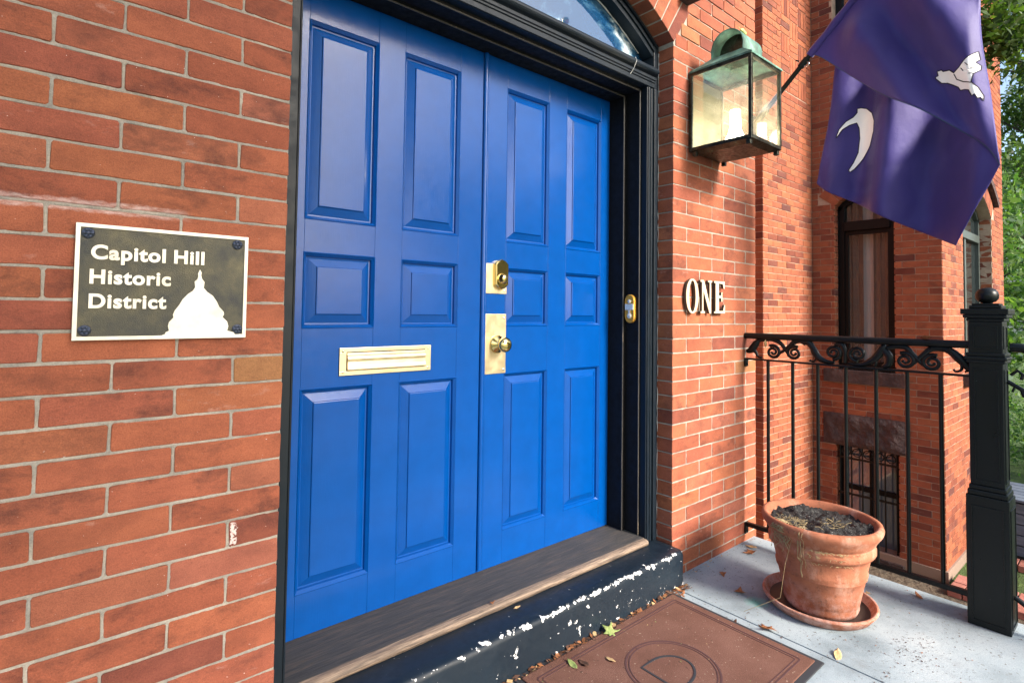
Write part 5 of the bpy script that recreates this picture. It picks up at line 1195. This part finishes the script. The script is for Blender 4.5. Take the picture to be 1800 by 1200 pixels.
# ------------------------------------------------------------------ garden: brick edging, bench, hedge, trees, far house
be = thing('brick_edging', 'low rows of pinkish paving bricks on the garden soil below the bay', 'brick edging', (6.3, -.4, GZ))
M_pave = brick_material('paving_brick', [(0, (.40, .15, .10)), (.5, (.50, .21, .15)), (1, (.46, .17, .12))], blot=.2)
for (x, ys) in ((6.20, 14), (6.42, 14), (7.30, 10)):
    for i in range(ys):
        me = BR_CACHE.setdefault('pave', None)
        if me is None:
            g = MB(); g.box(-.1, .1, -.048, .048, 0, .06, .004); me = g.mesh('brick'); me.materials.append(M_pave); BR_CACHE['pave'] = me
        o = link('brick', me, None, be); o.location = (x-6.3, -.24-.106*i+.4, .0+rnd.uniform(0, .006)); o.rotation_euler = (0, 0, rnd.uniform(-.03, .03))
M_slat = mat('blue_grey_painted_wood', (.15, .20, .26), .6); n = N(M_slat); v = n.coord(); n.color(n.ramp(n.noise(n.mapped(v, (3, 3, 30)), 1, 5), [(.3, (.05, .08, .12)), (.7, (.11, .15, .20))]))
bn = thing('garden_bench', 'blue grey slatted wooden bench box in the garden beyond the newel post', 'bench', (7.9, -.75, GZ))
for i in range(5): mb = MB(); mb.box(-.40, -.375, -.9, .45, .06+.105*i, .155+.105*i, .004); mb.build('slat', M_slat, bn)
for i in range(6): mb = MB(); mb.box(-.45+.13*i, -.335+.13*i, -.95, .5, .60, .625, .004); mb.build('seat_slat', M_slat, bn)
mb = MB(); mb.box(-.372, .3, -.88, .43, 0, .595); mb.build('bench_body', mat('dark_bench_inside', (.02, .025, .03), .8), bn)
import numpy as np
def leaf_cloud(name, clumps, per, spread, size, m_, parent, seed, flat=.7):
    r_ = np.random.RandomState(seed); C_ = np.array(clumps); nC = len(C_); N_ = nC*per
    idx = np.repeat(np.arange(nC), per); sc_ = r_.uniform(.6, 1.3, nC)[idx][:, None]
    pos_ = C_[idx]+r_.normal(0, spread, (N_, 3))*np.array([1, 1, flat])*sc_
    a = r_.normal(size=(N_, 3)); a /= np.linalg.norm(a, axis=1)[:, None]; nrm = r_.normal(size=(N_, 3))+np.array([0, 0, .9]); b = np.cross(nrm, a); b /= np.linalg.norm(b, axis=1)[:, None]
    s_ = size*r_.choice([.55, .75, 1.0, 1.35], (N_, 1))*r_.uniform(.8, 1.15, (N_, 1)); nn_ = np.cross(a, b)
    V = np.stack([pos_-a*s_, pos_+b*s_*.42+nn_*s_*.12, pos_+a*s_, pos_-b*s_*.42+nn_*s_*.12], 1).reshape(-1, 3)
    me = bpy.data.meshes.new(name); me.vertices.add(len(V)); me.vertices.foreach_set('co', V.ravel()); me.loops.add(N_*4); me.loops.foreach_set('vertex_index', np.arange(N_*4)); me.polygons.add(N_)
    me.polygons.foreach_set('loop_start', np.arange(0, N_*4, 4)); me.polygons.foreach_set('loop_total', np.full(N_, 4)); me.update(calc_edges=True); me.validate()
    me.materials.append(m_); return link(name, me, None, parent)
def leaf_material(name, pal):
    m_ = mat(name, pal[0], .55, spec=.35); n = N(m_); r_ = n.new('ShaderNodeNewGeometry').outputs['Random Per Island']; c = n.ramp(r_, [(i/(len(pal)-1), p) for i, p in enumerate(pal)]); n.color(c)
    t_ = m_.node_tree; tl = t_.nodes.new('ShaderNodeBsdfTranslucent'); n.l(n.mix(1, c, (1.3, 1.5, .6), 'MULTIPLY'), tl.inputs[0]); mx = t_.nodes.new('ShaderNodeMixShader'); mx.inputs[0].default_value = .42
    out = [q for q in t_.nodes if q.type == 'OUTPUT_MATERIAL'][0]; n.l(n.b.outputs[0], mx.inputs[1]); n.l(tl.outputs[0], mx.inputs[2]); n.l(mx.outputs[0], out.inputs[0]); return m_
M_lf = leaf_material('dark_green_leaves', [(.018, .045, .010), (.04, .085, .02), (.06, .11, .025), (.09, .14, .03)])
M_lf2 = leaf_material('light_green_leaves', [(.04, .10, .03), (.08, .16, .04), (.13, .20, .05), (.05, .12, .06)])
M_bark = mat('bark', (.06, .045, .035), .9); n = N(M_bark); v = n.coord(); n.color(n.ramp(n.noise(n.mapped(v, (14, 14, 3)), 1, 6), [(.3, (.03, .022, .018)), (.7, (.10, .08, .065))])); n.bump(n.noise(n.mapped(v, (20, 20, 4)), 1, 6), 1, .03)
def tree(name, label, x, y, h, crown, seed, m_=None, ncl=60, per=110, size=.07, spread=.30, tr=.14):
    r_ = random.Random(seed); t = thing(name, label, 'tree', (x, y, GZ)); m_ = m_ or M_lf
    mb = MB(); th_ = h*.45; p_ = [(0, 0, -.1), (.04, .03, th_*.5), (.0, .06, th_), (.05, 0, h*.75)]; mb.tube(p_, [tr*1.25, tr, tr*.8, tr*.35], 12); mb.build('trunk', M_bark, t)
    cl = []
    for i in range(ncl):
        while True:
            q_ = Vector((r_.uniform(-1, 1), r_.uniform(-1, 1), r_.uniform(-1, 1)))
            if .35 < q_.length < 1: break
        e_ = crown[i % len(crown)]; cl.append((e_[0]+q_.x*e_[3], e_[1]+q_.y*e_[4], e_[2]+q_.z*e_[5]))
    mb = MB()
    for i, c_ in enumerate(cl):
        if i % 2: continue
        z0_ = r_.uniform(th_*.8, h*.7); a = Vector((.02, .03, z0_)); b = Vector(c_); mid = (a+b)/2+Vector((r_.uniform(-.2, .2), r_.uniform(-.2, .2), r_.uniform(-.1, .25))); mb.tube([a, mid, b], [tr*.30, tr*.16, tr*.05], 6)
    mb.build('branch', M_bark, t); leaf_cloud('crown', cl, per, spread, size, m_, t, seed)
    return t
tree('street_tree', 'dark green leafy tree reaching in at the upper right, in front of the bay', 11.6, -2.3, 6.6, [(-.6, 1.6, 5.9, 1.2, .75, 1.3), (-4.0, 1.88, 5.9, .55, .28, .9), (.2, 2.3, 6.4, 1.4, .9, 1.4),  (1.2, 1.9, 5.6, 1.3, 1.0, 1.5), (-1.0, 1.35, 7.2, 1.0, .7, 1.2), (.6, -.2, 7.0, 1.5, 1.1, 1.2)], 5, M_lf, 110, 230, .046, .19, .15)
tree('garden_tree', 'bright green tree behind the bay, under the dark boughs', 14.5, .95, 5.0, [(0, 0, 3.4, 1.8, 1.2, 1.6), (-.6, -.3, 2.2, 1.3, .9, .9)], 8, M_lf2, 60, 75, .085, .26, .10)
tree('far_tree', 'pale green tree farther along the row of gardens', 24, 2.4, 7.5, [(0, 0, 5.0, 2.6, 2.0, 2.6)], 13, M_lf2, 55, 80, .12, .40, .16)
tree('tall_far_tree', 'tall dark tree at the end of the gardens on the right', 34, 3.5, 11, [(0, 0, 7.5, 3.6, 3, 3.5)], 17, M_lf, 70, 110, .18, .6, .2)
hd = thing('hedge', 'low clipped green hedge beyond the garden bench', 'hedge', (12.5, -.6, GZ))
rg = random.Random(4); leaf_cloud('foliage', [(rg.uniform(-1.5, 1.5), rg.uniform(-1.6, 1.8), rg.uniform(.1, 1.0)) for _ in range(130)], 90, .16, .045, M_lf2, hd, 21, 1); mb = MB()
for i in range(9): mb.tube([(-1.2+.3*i, .1, -.05), (-1.2+.3*i, .0, .8)], .02, 6)
mb.build('stem', M_bark, hd)
# houses and trees across the street: they light and are mirrored in the door paint, the brass and the glass
M_pale = mat('pale_stucco', (.62, .58, .52), .9); M_win = mat('far_window_glass', (.03, .035, .04), .1, spec=1)
def far_house(x, y, w_, d_, h, m_, label, facing):
    t = thing('row_house', label, 'house', (x, y, GZ)); mb = MB(); mb.box(-w_/2, w_/2, -d_/2, d_/2, 0, h); wl_ = mb.build('wall', m_, t)
    mb = MB(); mb.box(-w_/2-.2, w_/2+.2, -d_/2-.2, d_/2+.2, h+.002, h+.4, .03); mb.build('cornice', M_pale, t)
    for fz in range(int(h//3)):
        for k in range(3):
            mb = MB(); p_ = -w_/2+w_*(k+.5)/3; z = 1+fz*3
            if facing == 'y': mb.box(p_-.5, p_+.5, d_/2+.002, d_/2+.06, z, z+1.7, .01)
            else: 
                p_ = -d_/2+d_*(k+.5)/3; mb.box(-w_/2-.06, -w_/2-.002, p_-.45, p_+.45, z, z+1.7, .01)
            mb.build('window', M_win, t)
far_house(48, 3.5, 8, 8, 6.5, M_pale, 'pale house glimpsed behind the garden trees', 'x')
for i, x in enumerate(()): far_house(x, -30, 7.6, 9, 9.5+.6*(i % 2), (M_pale, M_brick_far, M_pale, M_brick_far)[i], ('pale', 'red brick', 'cream', 'dark red brick')[i]+' row house across the street, mirrored in the door glass', 'y')
tree('street_tree', 'unseen leafy kerbside tree placed to shade the entrance', -2.2, -7.4, 10.5, [(2.9, 0, 7.6, 3.0, 2.2, 2.0), (.6, .3, 8.2, 2.8, 2.0, 1.8)], 30, M_lf, 95, 95, .15, .50, .2)  # out of view; its canopy is placed to shade doors and landing
for i, (x, y, h_) in enumerate(((11.5, -14, 8.5), (17.5, -15, 9), (25, -14, 9), (34, -15, 9.5))):
    tree('street_tree', ('first', 'second', 'third', 'fourth')[i]+' tree along the far kerb, counted from the entrance', x, y, h_, [(0, 0, 4.6, 3.2, 2.2, 3.4)], 40+i, M_lf, 60, 70, .26, .65, .18)
